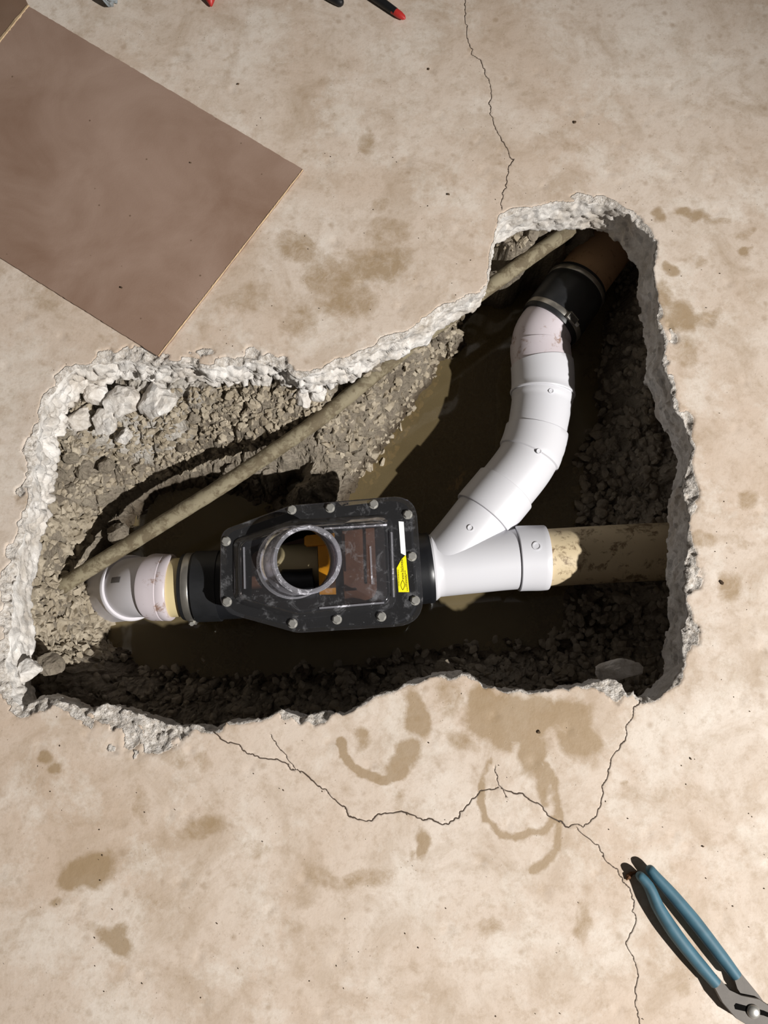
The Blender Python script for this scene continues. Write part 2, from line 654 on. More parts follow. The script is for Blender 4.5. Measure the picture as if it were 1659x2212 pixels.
def rough_outline(poly, step=0.0028, amp=0.0045):
    """resample a closed line and break it up"""
    n = len(poly)
    seg = np.linalg.norm(np.roll(poly, -1, 0) - poly, axis=1)
    L = seg.sum()
    m = int(L / step)
    s = np.arange(m) * L / m
    acc = np.concatenate([[0], np.cumsum(seg)])
    idx = np.clip(np.searchsorted(acc, s, side='right') - 1, 0, n - 1)
    t = (s - acc[idx]) / seg[idx]
    p = poly[idx] * (1 - t)[:, None] + poly[(idx + 1) % n] * t[:, None]
    tan = np.roll(p, -3, 0) - np.roll(p, 3, 0)
    tan /= np.linalg.norm(tan, axis=1)[:, None] + 1e-9
    nor = np.stack([tan[:, 1], -tan[:, 0]], 1)
    d = (fbm(p[:, 0] * 55, p[:, 1] * 55, 3, 5) - 0.5) * 2.2 * amp + (vnoise(p[:, 0] * 230, p[:, 1] * 230, 9) - 0.5) * amp * 0.7
    return p + nor * d[:, None], nor


OUTL, OUTN = rough_outline(base_out)
# outward direction for the outline
_c = OUTL.mean(0)
_area = 0.5 * np.sum(OUTL[:, 0] * np.roll(OUTL[:, 1], -1) - np.roll(OUTL[:, 0], -1) * OUTL[:, 1])
if _area < 0:            # clockwise: the right-hand normal points inwards
    OUTN = -OUTN
OUTPOLY = [tuple(p) for p in OUTL]
COARSE = [tuple(p) for p in OUTL[::4]]

# width (m) of the broken, chipped strip around the opening, by zone of the place (picture centre u, v, reach, width)
CHIPS = [(200, 790, 130, .020), (330, 772, 110, .030), (450, 785, 120, .030), (570, 780, 120, .026), (700, 800, 90, .014), (20, 1300, 160, .028),
         (20, 1480, 80, .020), (60, 1050, 120, .026), (110, 1520, 60, .026), (200, 1535, 70, .022), (285, 1575, 85, .085), (360, 1565, 60, .022),
         (1470, 860, 70, .022), (1445, 730, 60, .022), (1490, 1060, 50, .022), (1495, 1240, 70, .026), (1490, 1380, 60, .022), (1480, 1440, 40, .02),
         (1320, 1475, 70, .026), (1250, 440, 130, .012), (1385, 480, 50, .014), (900, 710, 120, .012), (1100, 455, 60, .010), (670, 1545, 60, .016),
         (600, 1540, 40, .012), (1380, 1500, 40, .016)]
CHIPW = [(W(u, v), r / 1290.0, w) for u, v, r, w in CHIPS]


def chip_width(x, y):
    w = np.full(x.shape, 0.0032)
    for c, r, a in CHIPW:
        d2 = ((x - c.x) ** 2 + (y - c.y) ** 2) / (r * r)
        w = np.maximum(w, 0.85 * a * np.exp(-d2 * 0.9))
    return w * (0.25 + 1.5 * sstep(0.25, 0.75, fbm(x * 38, y * 38, 3, 21)))


# ------------------------------------------------------------------ floor slab
CRACKS = [([(452, 1580), (490, 1607), (515, 1612), (545, 1636), (590, 1643), (625, 1655), (665, 1680), (695, 1702), (730, 1735), (765, 1762),
            (800, 1775), (830, 1760), (865, 1752), (900, 1765), (930, 1772), (965, 1780), (990, 1768), (1020, 1725), (1045, 1707), (1080, 1703),
            (1110, 1715), (1150, 1730), (1200, 1770), (1225, 1783), (1262, 1786), (1285, 1765), (1296, 1730), (1320, 1650), (1345, 1600),
            (1362, 1550), (1384, 1514)], 0.0017),
          ([(1245, 1791), (1290, 1830), (1312, 1862), (1338, 1892), (1358, 1925), (1374, 1975), (1352, 2040), (1378, 2100), (1376, 2160), (1380, 2260)], 0.0009),
          ([(1000, -20), (1005, 50), (1008, 95), (1040, 140), (1060, 190), (1063, 270), (1090, 310), (1105, 345), (1090, 400), (1080, 452)], 0.0010),
          ([(582, 1590), (600, 1615), (618, 1640), (650, 1672)], 0.0006),
          ([(1066, 1660), (1075, 1695), (1092, 1722)], 0.0006)]


def build_floor():
    X0, X1, Y0, Y1 = -2.6, 2.6, -2.2, 3.4
    pts = []
    # fine grid near the picture, coarse beyond
    g = 0.0058
    ax = np.arange(-0.70, 0.70, g)
    ay = np.arange(-0.58, 1.18, g)
    gx, gy = np.meshgrid(ax, ay)
    gx = gx.ravel() + RNG.uniform(-.35, .35, gx.size) * g
    gy = gy.ravel() + RNG.uniform(-.35, .35, gy.size) * g
    d, _ = polydist(gx, gy, COARSE)
    ins = inside(gx, gy, OUTPOLY)
    keep = (~ins) & (d > 0.0035)
    gx, gy = gx[keep], gy[keep]
    # extra points in the chipped strip
    nearx, neary = [], []
    for k in range(1, 13):
        off = 0.0024 * k * (1 + 0.03 * k)
        q = OUTL + OUTN * off + RNG.uniform(-.0009, .0009, OUTL.shape)
        nearx.append(q[:, 0]); neary.append(q[:, 1])
    nx, ny = np.concatenate(nearx), np.concatenate(neary)
    d, _ = polydist(nx, ny, COARSE)
    ok = (~inside(nx, ny, OUTPOLY)) & (d > 0.0016)
    nx, ny = nx[ok], ny[ok]
    c = 0.12
    bx, by = np.meshgrid(np.arange(X0 + c / 2, X1, c), np.arange(Y0 + c / 2, Y1, c))
    bx, by = bx.ravel(), by.ravel()
    far = (bx < -0.72) | (bx > 0.72) | (by < -0.60) | (by > 1.20)
    bx, by = bx[far], by[far]
    PXY = np.concatenate([np.stack([gx, gy], 1), np.stack([nx, ny], 1)])
    # cracks
    cl = []
    for poly, w in CRACKS:
        p = np.array(xy(poly))
        seg = np.linalg.norm(np.diff(p, axis=0), axis=1)
        acc = np.concatenate([[0], np.cumsum(seg)])
        s = np.arange(0, acc[-1], 0.0045)
        q = np.stack([np.interp(s, acc, p[:, 0]), np.interp(s, acc, p[:, 1])], 1)
        t = np.gradient(q, axis=0)
        t /= np.linalg.norm(t, axis=1)[:, None]
        nn = np.stack([-t[:, 1], t[:, 0]], 1)
        q += nn * ((RNG.random(len(q)) - .5) * 0.0030)[:, None] + nn * ((fbm(s * 60, s * 0, 2, 3) - .5) * 0.010)[:, None]
        wid = w * (0.4 + 1.4 * vnoise(s * 45, s * 0, 4)) * 0.42
        cl.append((q, nn, wid))
        dd, _ = polydist(PXY[:, 0], PXY[:, 1], [tuple(a) for a in q], False)
        PXY = PXY[dd > 0.0040]
    verts = [Vector((a, b)) for a, b in PXY] + [Vector((a, b)) for a, b in zip(bx, by)]
    flag = [0.0] * len(verts)
    edges = []
    for q, nn, wid in cl:
        m = len(q)
        for sgn, fl in ((0, 1.0), (1, 0.0), (-1, 0.0), (2, 0.0), (-2, 0.0)):
            b0 = len(verts)
            for i in range(m):
                a = q[i] + nn[i] * ((sgn * (wid[i] + 0.0005)) if abs(sgn) < 2 else sgn * .5 * (wid[i] + 0.0016))
                verts.append(Vector((a[0], a[1])))
                flag.append(fl)
            if sgn == 0:
                edges += [(b0 + i, b0 + i + 1) for i in range(m - 1)]
    b0 = len(verts)
    for p in OUTL:
        verts.append(Vector((p[0], p[1]))); flag.append(0.0)
    n = len(OUTL)
    edges += [(b0 + i, b0 + (i + 1) % n) for i in range(n)]
    e0 = len(verts)
    for p in ((X0, Y0), (X1, Y0), (X1, Y1), (X0, Y1)):
        verts.append(Vector(p)); flag.append(0.0)
    edges += [(e0, e0 + 1), (e0 + 1, e0 + 2), (e0 + 2, e0 + 3), (e0 + 3, e0)]
    ov, oe, of, orv, ore, orf = delaunay_2d_cdt(verts, edges, [], 0, 1e-6)
    P = np.array([(v.x, v.y) for v in ov])
    T = np.array([tuple(f) for f in of if len(f) == 3])
    crk = np.array([max([flag[i] for i in q], default=0.0) for q in orv])
    cen = P[T].mean(1)
    T = T[~inside(cen[:, 0], cen[:, 1], OUTPOLY)]
    x, y = P[:, 0], P[:, 1]
    d, arc = polydist(x, y, COARSE)
    cw = chip_width(x, y)
    fresh = 1 - sstep(0.55, 1.15, d / cw)
    f1, f2, cv = worley(x * 85, y * 85, 31)
    drop = (1 - np.clip(d / cw, 0, 1)) ** 0.8
    z = -drop * (0.003 + 0.006 * cv + 0.005 * fbm(x * 120, y * 120, 3, 8)) * np.clip(cw / 0.016, 0.35, 1.3)
    # small pocks in the surface
    p1, p2, pv = worley(x * 16, y * 16, 77)
    z -= 0.0016 * (pv > 0.72) * np.clip(1 - p1 / 0.16, 0, 1) * (d > cw)
    z += (fbm(x * 3, y * 3, 3, 60) - 0.5) * 0.003 * sstep(0.0, 0.05, d)
    z -= crk * 0.0018
    stain = stains(x, y)
    # walls of the opening: from the rim down to the underside
    rim_idx = {}
    key = {}
    for i, q in enumerate(orv):
        for j in q:
            if b0 <= j < b0 + n:
                key[j - b0] = i
    rim = [key[i] for i in range(n)]
    V = [(a, b, c) for a, b, c in zip(x, y, z)]
    col = np.stack([stain, fresh, crk, np.ones(len(x))], 1)
    rows = 30
    wall_z = []
    base = len(V)
    rx, ry = OUTL[:, 0], OUTL[:, 1]
    sarc = np.concatenate([[0], np.cumsum(np.linalg.norm(np.diff(OUTL, axis=0), axis=1))])
    extra = []
    zr = z[rim]
    thick = THICK + (fbm(rx * 14, ry * 14, 3, 90) - 0.5) * 0.030
    # how far the lower face bulges into the opening
    blg = (fbm(rx * 11, ry * 11, 3, 41) - 0.5) * 0.022
    ker = np.ones(13) / 13
    sm_x = np.convolve(np.concatenate([rx[-6:], rx, rx[:6]]), ker, 'valid')
    sm_y = np.convolve(np.concatenate([ry[-6:], ry, ry[:6]]), ker, 'valid')
    low_side = sstep(-0.02, -0.10, ry)                # the near side keeps a ragged undercut ledge
    for r in range(1, rows + 1):
        t = r / rows
        zz = zr + (-thick - zr) * t
        w1, w2, wv = worley(sarc * 62, zz * 62 + 40, 13)
        w3, w4, wv2 = worley(sarc * 150, zz * 150 + 11, 17)
        far_side = sstep(0.15, 0.35, ry) * sstep(0.15, -0.1, rx)
        disp = (wv - 0.5) * (0.006 + 0.009 * far_side) * min(1, t * 4) - np.clip(0.30 - (w2 - w1), 0, .3) * 0.014 * far_side * min(1, t * 3) + (wv2 - 0.5) * 0.0022 + (fbm(sarc * 30, zz * 30, 3, 19) - .5) * .012 * min(1, t * 3)
        inn = disp + blg * math.sin(math.pi * min(1, t * 0.75)) * (1.0 - 0.5 * low_side)
        inn = np.maximum(inn, -0.012) - 0.010 * low_side * t
        bl = min(1.0, t * 5)
        qx = rx + (sm_x - rx) * bl - OUTN[:, 0] * inn
        qy = ry + (sm_y - ry) * bl - OUTN[:, 1] * inn
        extra += list(zip(qx, qy, zz))
    V += extra
    F = [tuple(t) for t in T]
    fm = [0] * len(F)
    nf = len(F)
    flip = 1 if _area > 0 else -1

    def vid(r, i):
        return rim[i % n] if r == 0 else base + (r - 1) * n + i % n
    for r in range(rows):
        for i in range(n):
            q = (vid(r, i), vid(r, i + 1), vid(r + 1, i + 1), vid(r + 1, i))
            F.append(q if flip > 0 else q[::-1])
            fm.append(1)
    # underside strip
    ub = len(V)
    for i in range(n):
        V.append((rx[i] + OUTN[i, 0] * 0.03, ry[i] + OUTN[i, 1] * 0.03, -thick[i]))
    for i in range(n):
        j = (i + 1) % n
        q = (vid(rows, i), vid(rows, j), ub + j, ub + i)
        F.append(q if flip > 0 else q[::-1])
        fm.append(1)
    # outer skirt, so the slab has its thickness all round
    sk = len(V)
    for p in ((X0, Y0), (X1, Y0), (X1, Y1), (X0, Y1)):
        V.append((p[0], p[1], -THICK))
    ck = {}
    for i, q in enumerate(orv):
        for j in q:
            if j >= e0:
                ck[j - e0] = i
    me = mesh_of('floor', V, F, ['floor', 'broken'], False, fm)
    ca = me.color_attributes.new('wear', 'FLOAT_COLOR', 'POINT')
    full = np.zeros((len(V), 4))
    full[:len(col)] = col
    full[len(col):, 1] = 1
    ca.data.foreach_set('color', full.ravel())
    sm = np.zeros(len(F), bool)
    sm[:nf] = True
    sm[nf:] = True
    me.polygons.foreach_set('use_smooth', sm)
    o = link('floor', me)
    return tag(o, 'pale tan concrete floor broken open around the drain pit', None, None, 'structure')


# stains: blobs (u, v, ru, rv, degrees, strength) and smears (polyline, width px, strength)
BLOBS = [(1120, 1555, 120, 62, -5, 1.0), (1045, 1535, 55, 60, 0, .8), (1235, 1545, 62, 40, 0, .75), (1255, 1610, 55, 50, 10, .75),
         (1140, 1630, 38, 55, 0, .9), (1165, 1690, 18, 45, -15, .7), (1000, 1600, 45, 35, 20, .5), (960, 1500, 40, 55, 0, .45),
         (895, 1545, 28, 70, -20, .75), (880, 1630, 40, 45, 0, .7), (855, 1660, 45, 30, 0, .7), (915, 1830, 16, 50, -5, .7), (888, 1860, 11, 20, 0, .5),
         (870, 1730, 22, 35, 10, .4), (775, 1600, 22, 20, 0, .55), (190, 1880, 70, 45, -20, .75), (150, 1910, 30, 20, 0, .6), (430, 1790, 65, 38, -10, .55),
         (240, 2030, 60, 35, 20, .65), (105, 1635, 28, 18, 10, .8), (125, 1665, 20, 20, 0, .7), (310, 1740, 22, 60, -10, .35), (128, 1950, 16, 18, 0, .6),
         (1255, 1990, 26, 45, -10, .5), (1055, 2010, 40, 28, 10, .45), (780, 1900, 80, 32, -12, .45), (700, 1890, 60, 26, 0, .4), (250, 2010, 30, 22, 0, .6),
         (490, 95, 26, 34, 0, .75), (440, 40, 24, 13, 0, .75), (690, 45, 14, 10, 0, .4), (820, 570, 90, 50, -10, .55), (720, 600, 90, 55, 20, .5),
         (640, 540, 70, 40, 25, .5), (760, 660, 80, 50, 0, .5), (650, 690, 60, 40, 0, .4), (840, 500, 60, 40, 0, .4), (540, 640, 70, 40, -20, .35),
         (800, 310, 24, 30, 0, .5), (820, 440, 36, 30, 0, .4), (1420, 470, 22, 16, 0, .6), (1500, 462, 55, 14, 6, .6), (1550, 475, 40, 12, -10, .45),
         (1605, 500, 28, 16, 0, .4), (1615, 540, 18, 14, 0, .65), (1445, 580, 18, 16, 0, .6), (1520, 565, 18, 16, 0, .4), (1475, 690, 45, 45, 0, .6),
         (1440, 650, 25, 60, 0, .5), (1530, 690, 60, 22, -15, .5), (1480, 760, 40, 40, 0, .45), (1570, 1260, 45, 40, 0, .6), (1520, 1170, 40, 26, 0, .5),
         (1620, 1080, 30, 30, 0, .55), (1590, 1170, 40, 24, 0, .35), (1500, 960, 14, 40, 0, .25), (1010, 1600, 30, 20, 0, .4), (1340, 1700, 14, 8, 30, .6),
         (1430, 1730, 120, 24, 4, .30), (1500, 1650, 30, 70, 0, .2), (60, 1100, 30, 90, 0, .30), (90, 640, 80, 50, 0, .3), (1240, 320, 40, 20, 20, .3),
         (1100, 150, 20, 20, 0, .2), (380, 1640, 36, 30, 0, .35), (440, 1640, 26, 34, 0, .4), (545, 1840, 60, 26, 10, .3), (1470, 1950, 14, 10, 0, .35),
         (1475, 2140, 20, 18, 0, .45), (1640, 2000, 20, 30, 0, .3), (600, 2000, 90, 40, 10, .22), (900, 2080, 90, 40, 0, .2), (350, 1950, 80, 30, 10, .25),
         (1040, 1960, 30, 14, 0, .3), (1200, 2150, 60, 30, 0, .2), (330, 1590, 30, 14, 0, .3)]
SMEARS = [([(738, 1600), (744, 1630), (760, 1655), (785, 1672), (825, 1682), (862, 1674)], 13, 1.0),
          ([(1040, 1690), (1036, 1730), (1050, 1770), (1085, 1800), (1130, 1808), (1175, 1795), (1195, 1770)], 11, .8),
          ([(1060, 1640), (1044, 1670), (1038, 1700)], 9, .5),
          ([(1178, 1650), (1195, 1690), (1203, 1740), (1208, 1790), (1204, 1830), (1182, 1862), (1148, 1880)], 12, .75),
          ([(1165, 1660), (1166, 1700), (1175, 1735)], 9, .7)]


def stains(x, y):
    s = np.zeros(x.shape)
    wx = x + (fbm(x * 26, y * 26, 3, 51) - .5) * 0.035
    wy = y + (fbm(x * 26, y * 26, 3, 52) - .5) * 0.035
    for u, v, ru, rv, a, k in BLOBS:
        c = W(u, v)
        e1, e2 = W(u + ru, v), W(u, v - rv)
        A, B = abs(e1.x - c.x), abs(e2.y - c.y)
        t = math.radians(-a)
        dx, dy = wx - c.x, wy - c.y
        p = (dx * math.cos(t) + dy * math.sin(t)) / A
        q = (-dx * math.sin(t) + dy * math.cos(t)) / B
        s = np.maximum(s, k * (1 - sstep(0.40, 1.28, np.hypot(p, q))))
    for poly, w, k in SMEARS:
        d, _ = polydist(x + (wx - x) * .4, y + (wy - y) * .4, xy(poly), False)
        s = np.maximum(s, k * (1 - sstep(0.3, 1.0, d * 1290 / w)))
    return s


build_floor()

# ------------------------------------------------------------------ the dug ground under the slab
GZ = [(150, 860, -.105), (300, 838, -.10), (450, 848, -.10), (600, 845, -.10), (700, 830, -.105), (800, 790, -.11), (900, 742, -.12),
      (120, 960, -.115), (200, 1000, -.19), (350, 930, -.165), (300, 980, -.225), (230, 1060, -.245), (450, 940, -.19), (500, 900, -.135), (620, 880, -.125), (150, 1100, -.20), (90, 1150, -.13), (100, 1200, -.15),
      
      (460, 1090, -.37), (640, 1050, -.37),
      (720, 880, -.150), (790, 830, -.155), (850, 790, -.165), (730, 940, -.19), (790, 900, -.22), (860, 850, -.25), (930, 770, -.27), (960, 730, -.27),
      (740, 990, -.26), (790, 1000, -.31), (850, 925, -.32), (910, 845, -.325), (965, 770, -.325), (990, 700, -.32),
      (830, 1050, -.37), (950, 950, -.39), (1050, 750, -.42), (1020, 830, -.41),
      (1100, 500, -.105), (1180, 470, -.105), (1090, 560, -.14), (1150, 530, -.13), (1220, 480, -.12), (1250, 455, -.12), (1280, 500, -.22), (1350, 500, -.18),
      (1330, 560, -.27), (1120, 640, -.34), (1200, 560, -.30), (1060, 660, -.33), (1400, 600, -.20), (1350, 640, -.30),
      (1410, 700, -.22), (1300, 750, -.335), (1430, 900, -.225), (1330, 900, -.29), (1260, 980, -.325), (1440, 1050, -.24), (1330, 1060, -.30), (1250, 1090, -.33),
      (1440, 1200, -.26), (1420, 1330, -.265), (1330, 1330, -.30), (1430, 1440, -.225), (1250, 1330, -.325), (1130, 1350, -.35), (1000, 1300, -.39), (1050, 1420, -.315),
      (1390, 1480, -.20), (1250, 1460, -.27), (1180, 1490, -.24), (1000, 1460, -.26), (960, 1410, -.325), (800, 1490, -.265), (760, 1430, -.335), (600, 1520, -.26),
      (500, 1530, -.26), (560, 1440, -.34), (420, 1490, -.29), (350, 1420, -.36), (600, 1380, -.40), (220, 1490, -.21), (250, 1440, -.28), (120, 1470, -.145), (160, 1440, -.17),
      (60, 1300, -.115), (45, 1400, -.115), (110, 1270, -.165), (110, 1340, -.165), (150, 1320, -.215), (130, 1400, -.185), (190, 1310, -.27), (190, 1380, -.28),
      (230, 1330, -.32), (240, 1390, -.335),
      (700, 1200, -.42), (1000, 1100, -.42), (1150, 1000, -.42), (400, 1300, -.40), (310, 1350, -.37), (850, 1300, -.42)]
WATER_Z = -0.330
_gp = np.array([tuple(W(u, v, z)) for u, v, z in GZ])
LIP = [(160, 1215, -.25), (235, 1110, -.285), (310, 1048, -.29), (430, 1005, -.27), (520, 978, -.225), (590, 950, -.18), (650, 922, -.16)]
_dr = []
for _u, _v, _z in LIP:
    _p = W(_u, _v, _z)
    _dr.append(tuple(_p))
    for _d, _k in ((.04, -.05), (.08, -.09)):
        _dr.append((_p.x + .5 * _d, _p.y - .866 * _d, max(_z + _k, -.38)))
_gp = np.concatenate([_gp, np.array(_dr)])
_far = np.array([(-.9, -.4, -.12), (-.9, .5, -.10), (-.9, .9, -.10), (0, .95, -.10), (-.4, .9, -.10), (.4, 1.0, -.11), (.9, .9, -.15), (.8, .3, -.22),
                 (.8, -.1, -.24), (.8, -.4, -.2), (.3, -.4, -.2), (-.3, -.4, -.2), (-.75, -.2, -.11), (-.75, .2, -.11)])
_ring = []
for _k in range(0, len(OUTL), 45):
    _u, _v = PX(OUTL[_k, 0], OUTL[_k, 1], 0.0)
    _z = -.10 if (_u < 700 and _v < 1450) or (_v < 520 and _u < 1300) else (-.16 if _v < 760 and _u < 1060 else -.20)
    if _v < 700 and 930 < _u < 1065:
        _z = -.26
    for _o in (.05, .12):
        _ring.append((*(OUTL[_k] + OUTN[_k] * _o), _z))
_rp = np.array(_ring)
_ri = inside(_rp[:, 0], _rp[:, 1], COARSE)
_far = np.concatenate([_far, _rp[~_ri]])
_gp = np.concatenate([_gp, _far])


def _tps(P, q):
    r2 = ((q[:, None, :2] - P[None, :, :2]) ** 2).sum(2)
    return 0.5 * r2 * np.log(r2 + 1e-12)


_n = len(_gp)
_A = np.zeros((_n + 3, _n + 3))
_A[:_n, :_n] = _tps(_gp, _gp) + np.eye(_n) * 8e-6
_A[:_n, _n] = 1; _A[:_n, _n + 1:] = _gp[:, :2]
_A[_n, :_n] = 1; _A[_n + 1:, :_n] = _gp[:, :2].T
_w = np.linalg.solve(_A, np.concatenate([_gp[:, 2], np.zeros(3)]))


def ground_smooth(x, y):
    q = np.stack([np.ravel(x), np.ravel(y)], 1)
    z = np.empty(len(q))
    for i in range(0, len(q), 20000):
        k = q[i:i + 20000]
        z[i:i + 20000] = _tps(_gp, k) @ _w[:_n] + _w[_n] + k @ _w[_n + 1:]
    return np.clip(z, -0.45, -0.094).reshape(np.shape(x))


def ground(x, y):
    x = np.asarray(x, float); y = np.asarray(y, float)
    z = ground_smooth(x, y)
    f1, f2, cv = worley(x * 26 + fbm(x * 30, y * 30, 2, 2) * .8, y * 26, 101)
    g1, g2, gv = worley(x * 62 + fbm(x * 80, y * 80, 2, 6) * .8, y * 62, 103)
    h1, h2, hv = worley(x * 135, y * 135, 105)
    r = (cv - .5) * .022 + np.minimum(f2 - f1, .3) * .022 + (gv - .5) * .012 + np.minimum(g2 - g1, .3) * .012 + (hv - .5) * .005 - f1 * .006
    r += (fbm(x * 150, y * 150, 3, 15) - .5) * .006
    return np.minimum(z + r - 0.006, -0.090)


def build_ground():
    g = 0.0032
    ax = np.arange(-0.74, 0.66, g)
    ay = np.arange(-0.20, 1.10, g)
    gx, gy = np.meshgrid(ax, ay)
    z = ground(gx, gy)
    # crumbly sideways shift
    sx = (fbm(gx * 90, gy * 90, 3, 201) - .5) * .010
    sy = (fbm(gx * 90, gy * 90, 3, 202) - .5) * .010
    V = np.stack([(gx + sx).ravel(), (gy + sy).ravel(), z.ravel()], 1)
    nx, ny = len(ax), len(ay)
    i = np.arange(nx * ny).reshape(ny, nx)
    F = np.stack([i[:-1, :-1], i[:-1, 1:], i[1:, 1:], i[1:, :-1]], -1).reshape(-1, 4)
    me = mesh_of('pit_ground', V, F, 'soil', False)
    white = np.zeros(gx.shape)
    for u, v, r, k in [(200, 870, 100, .95), (330, 880, 95, .9), (270, 900, 80, .95), (420, 845, 80, .6), (180, 960, 60, .45), (520, 850, 90, .4),
                       (650, 840, 50, .6), (140, 890, 50, .8), (700, 850, 40, .5), (1120, 490, 50, .5), (60, 1440, 25, .5)]:
        c = W(u, v, -.12)
        white = np.maximum(white, k * np.exp(-((gx - c.x) ** 2 + (gy - c.y) ** 2) / (r / 1230) ** 2))
    wet = 1 - sstep(WATER_Z + .004, WATER_Z + .05, z)
    ca = me.color_attributes.new('soil', 'FLOAT_COLOR', 'POINT')
    ca.data.foreach_set('color', np.stack([white.ravel(), wet.ravel() * .8, white.ravel() * 0, white.ravel() * 0 + 1], 1).ravel())
    return tag(link('pit_ground', me), 'crumbly brown soil and broken hardcore lining the dug pit', None, None, 'structure')


build_ground()

# water lying in the bottom of the pit
def build_water():
    ax = np.arange(-0.62, 0.60, 0.02)
    ay = np.arange(-0.16, 0.98, 0.02)
    gx, gy = np.meshgrid(ax, ay)
    z = WATER_Z + (fbm(gx * 5, gy * 5, 2, 7) - .5) * .0006
    V = np.stack([gx.ravel(), gy.ravel(), z.ravel()], 1)
    i = np.arange(gx.size).reshape(gx.shape)
    F = np.stack([i[:-1, :-1], i[:-1, 1:], i[1:, 1:], i[1:, :-1]], -1).reshape(-1, 4)
    me = mesh_of('water', V, F, 'water', True)
    return tag(link('water', me), 'murky brown water standing in the bottom of the pit', None, None, 'structure')


build_water()

# ------------------------------------------------------------------ pipework
PZ = -0.220


def WP(u, v, z=PZ):
    return W(u, v, z)


UPV = Vector((0, 0, 1))


def mark(parent, path_pt, out, r=0.0055, h=0.0012, mat='pvc_clean', name='mould_mark'):
    """a small round moulding mark: a ring standing off a pipe's skin"""
    out = out.normalized()
    V, F = turned(Path([path_pt - out * .002, path_pt + out * .0005, path_pt + out * h]), [(0, r), (.002 + h, r), (.002 + h, r * .72), (.002, r * .70)], 20, cap=True, up=Vector((0, 1, .1)))
    return link(name, mesh_of(name, V, F, mat, False), parent)


def clamp(parent, path, s, r, w=0.0125, screw=None):
    """a steel hose clamp: band, and its screw housing as a sub-part"""
    V, F = turned(path, [(s, r - .0004), (s, r + .0009), (s + .001, r + .0014), (s + w - .001, r + .0014), (s + w, r + .0009), (s + w, r - .0004)], 64, cap=False)
    b = link('clamp_band', sharp_smooth(mesh_of('clamp_band', V, F, 'steel')), parent)
    if screw is not None:
        c, d = path.at(s + w / 2)
        side = d.cross(UPV).normalized()
        nrm = side.cross(d).normalized()
        o = side * math.cos(screw) + nrm * math.sin(screw)
        tng = d.cross(o).normalized()
        q = c + o * (r + .0042)
        parts = [boxvf(q, tng * .012, d * .0078, o * .0038)]
        V, F = merge(parts)
        link('screw_housing', mesh_of('screw_housing', V, F, 'steel'), b)
        parts = []
        for k in range(9):
            parts.append(boxvf(q + o * .0040 + tng * (-.010 + .0025 * k), tng * .0006, d * .0055, o * .0006))
        V, F = merge(parts)
        link('worm_thread', mesh_of('worm_thread', V, F, 'rubber'), b)
        V, F = turned(Path([q + tng * .011, q + tng * .016, q + tng * .020]), [(0, .0045), (.009, .0045)], 6, up=o)
        link('screw_head', mesh_of('screw_head', V, F, 'bolt'), b)
    return b


# --- right: wye, old straight pipe
main = Path([WP(905, 1229), WP(1000, 1219), WP(1110, 1207), WP(1185, 1204.5), WP(1330, 1196), WP(1480, 1189), WP(1640, 1180)])
sL = main.near(WP(930, 1226)); sH0 = main.near(WP(1114, 1207)); sH1 = main.near(WP(1181, 1204.5))
wye = thing('wye_fitting', WP(1030, 1215, PZ - .065), 'white plastic Y-shaped drain fitting joined to the black valve', 'pipe fitting')
me = tube('main_barrel', main, [(sL - .03, .0560), (sL - .001, .0560), (sL - .001, .0625), (sL, .0645), (sL + .004, .0645), (sL + .006, .0625),
                                 (sL + .012, .0585), (sL + .06, .0585), (sH0 - .001, .0600)], 'pvc_clean', 64)
link('main_barrel', me, wye)
me = tube('hub', main, [(sH0, .0560), (sH0, .0628), (sH0 + .0015, .0640), (sH1 - .002, .0640), (sH1, .0630), (sH1, .0575)], 'pvc_clean', 64)
link('hub', me, wye)
branch = Path([WP(950, 1226), WP(1000, 1168), WP(1048, 1108), WP(1092, 1055), WP(1134, 1000), WP(1154, 955), WP(1165, 905), WP(1172, 850), WP(1172, 800),
               WP(1167, 755), WP(1172, 722), WP(1196, 690), WP(1222, 655), WP(1250, 615, PZ - .005), WP(1300, 548, PZ - .012), WP(1370, 455, PZ - .02)])
sb = [branch.near(WP(*p)) for p in ((1042, 1115), (1092, 1055), (1140, 990), (1160, 930), (1173, 853), (1171, 785), (1167, 752), (1178, 712), (1186, 703), (1240, 630), (1252, 612))]
me = tube('branch_barrel', branch, [(0.0, .0570), (sb[0], .0585), (sb[0] + .001, .0632), (sb[0] + .003, .0640), (sb[1] - .001, .0640), (sb[1], .0632), (sb[1], .0585)], 'pvc_clean', 64)
link('branch_barrel', me, wye)


def skin(path, s, r, ang):
    c, d = path.at(s)
    side = d.cross(UPV).normalized()
    nrm = side.cross(d).normalized()
    o = side * math.cos(ang) + nrm * math.sin(ang)
    return c + o * r, o


p, o = skin(branch, branch.near(WP(1012, 1152)), .0580, math.radians(92)); mark(wye, p, o, .0062, .0016)
p, o = skin(main, main.near(WP(1146, 1205)), .0640, math.radians(102)); mark(wye, p, o, .0085, .0012)

elA = thing('elbow_fitting', branch.at((sb[1] + sb[3]) / 2)[0] - UPV * .065, 'clean white plastic elbow in the middle of the curved branch', 'pipe fitting')
me = tube('body', branch, [(sb[1] + .0008, .0560), (sb[1] + .0008, .0592), (sb[2], .0600), (sb[2] + .002, .0628)], 'pvc_clean', 64)
link('body', me, elA)
me = tube('hub', branch, [(sb[2] + .002, .0600), (sb[2] + .002, .0632), (sb[2] + .004, .0640), (sb[3] - .001, .0640), (sb[3], .0630), (sb[3], .0580)], 'pvc_clean', 64)
link('hub', me, elA)
p, o = skin(branch, branch.near(WP(1147, 992)), .0640, math.radians(80)); mark(elA, p, o, .0052, .0010)

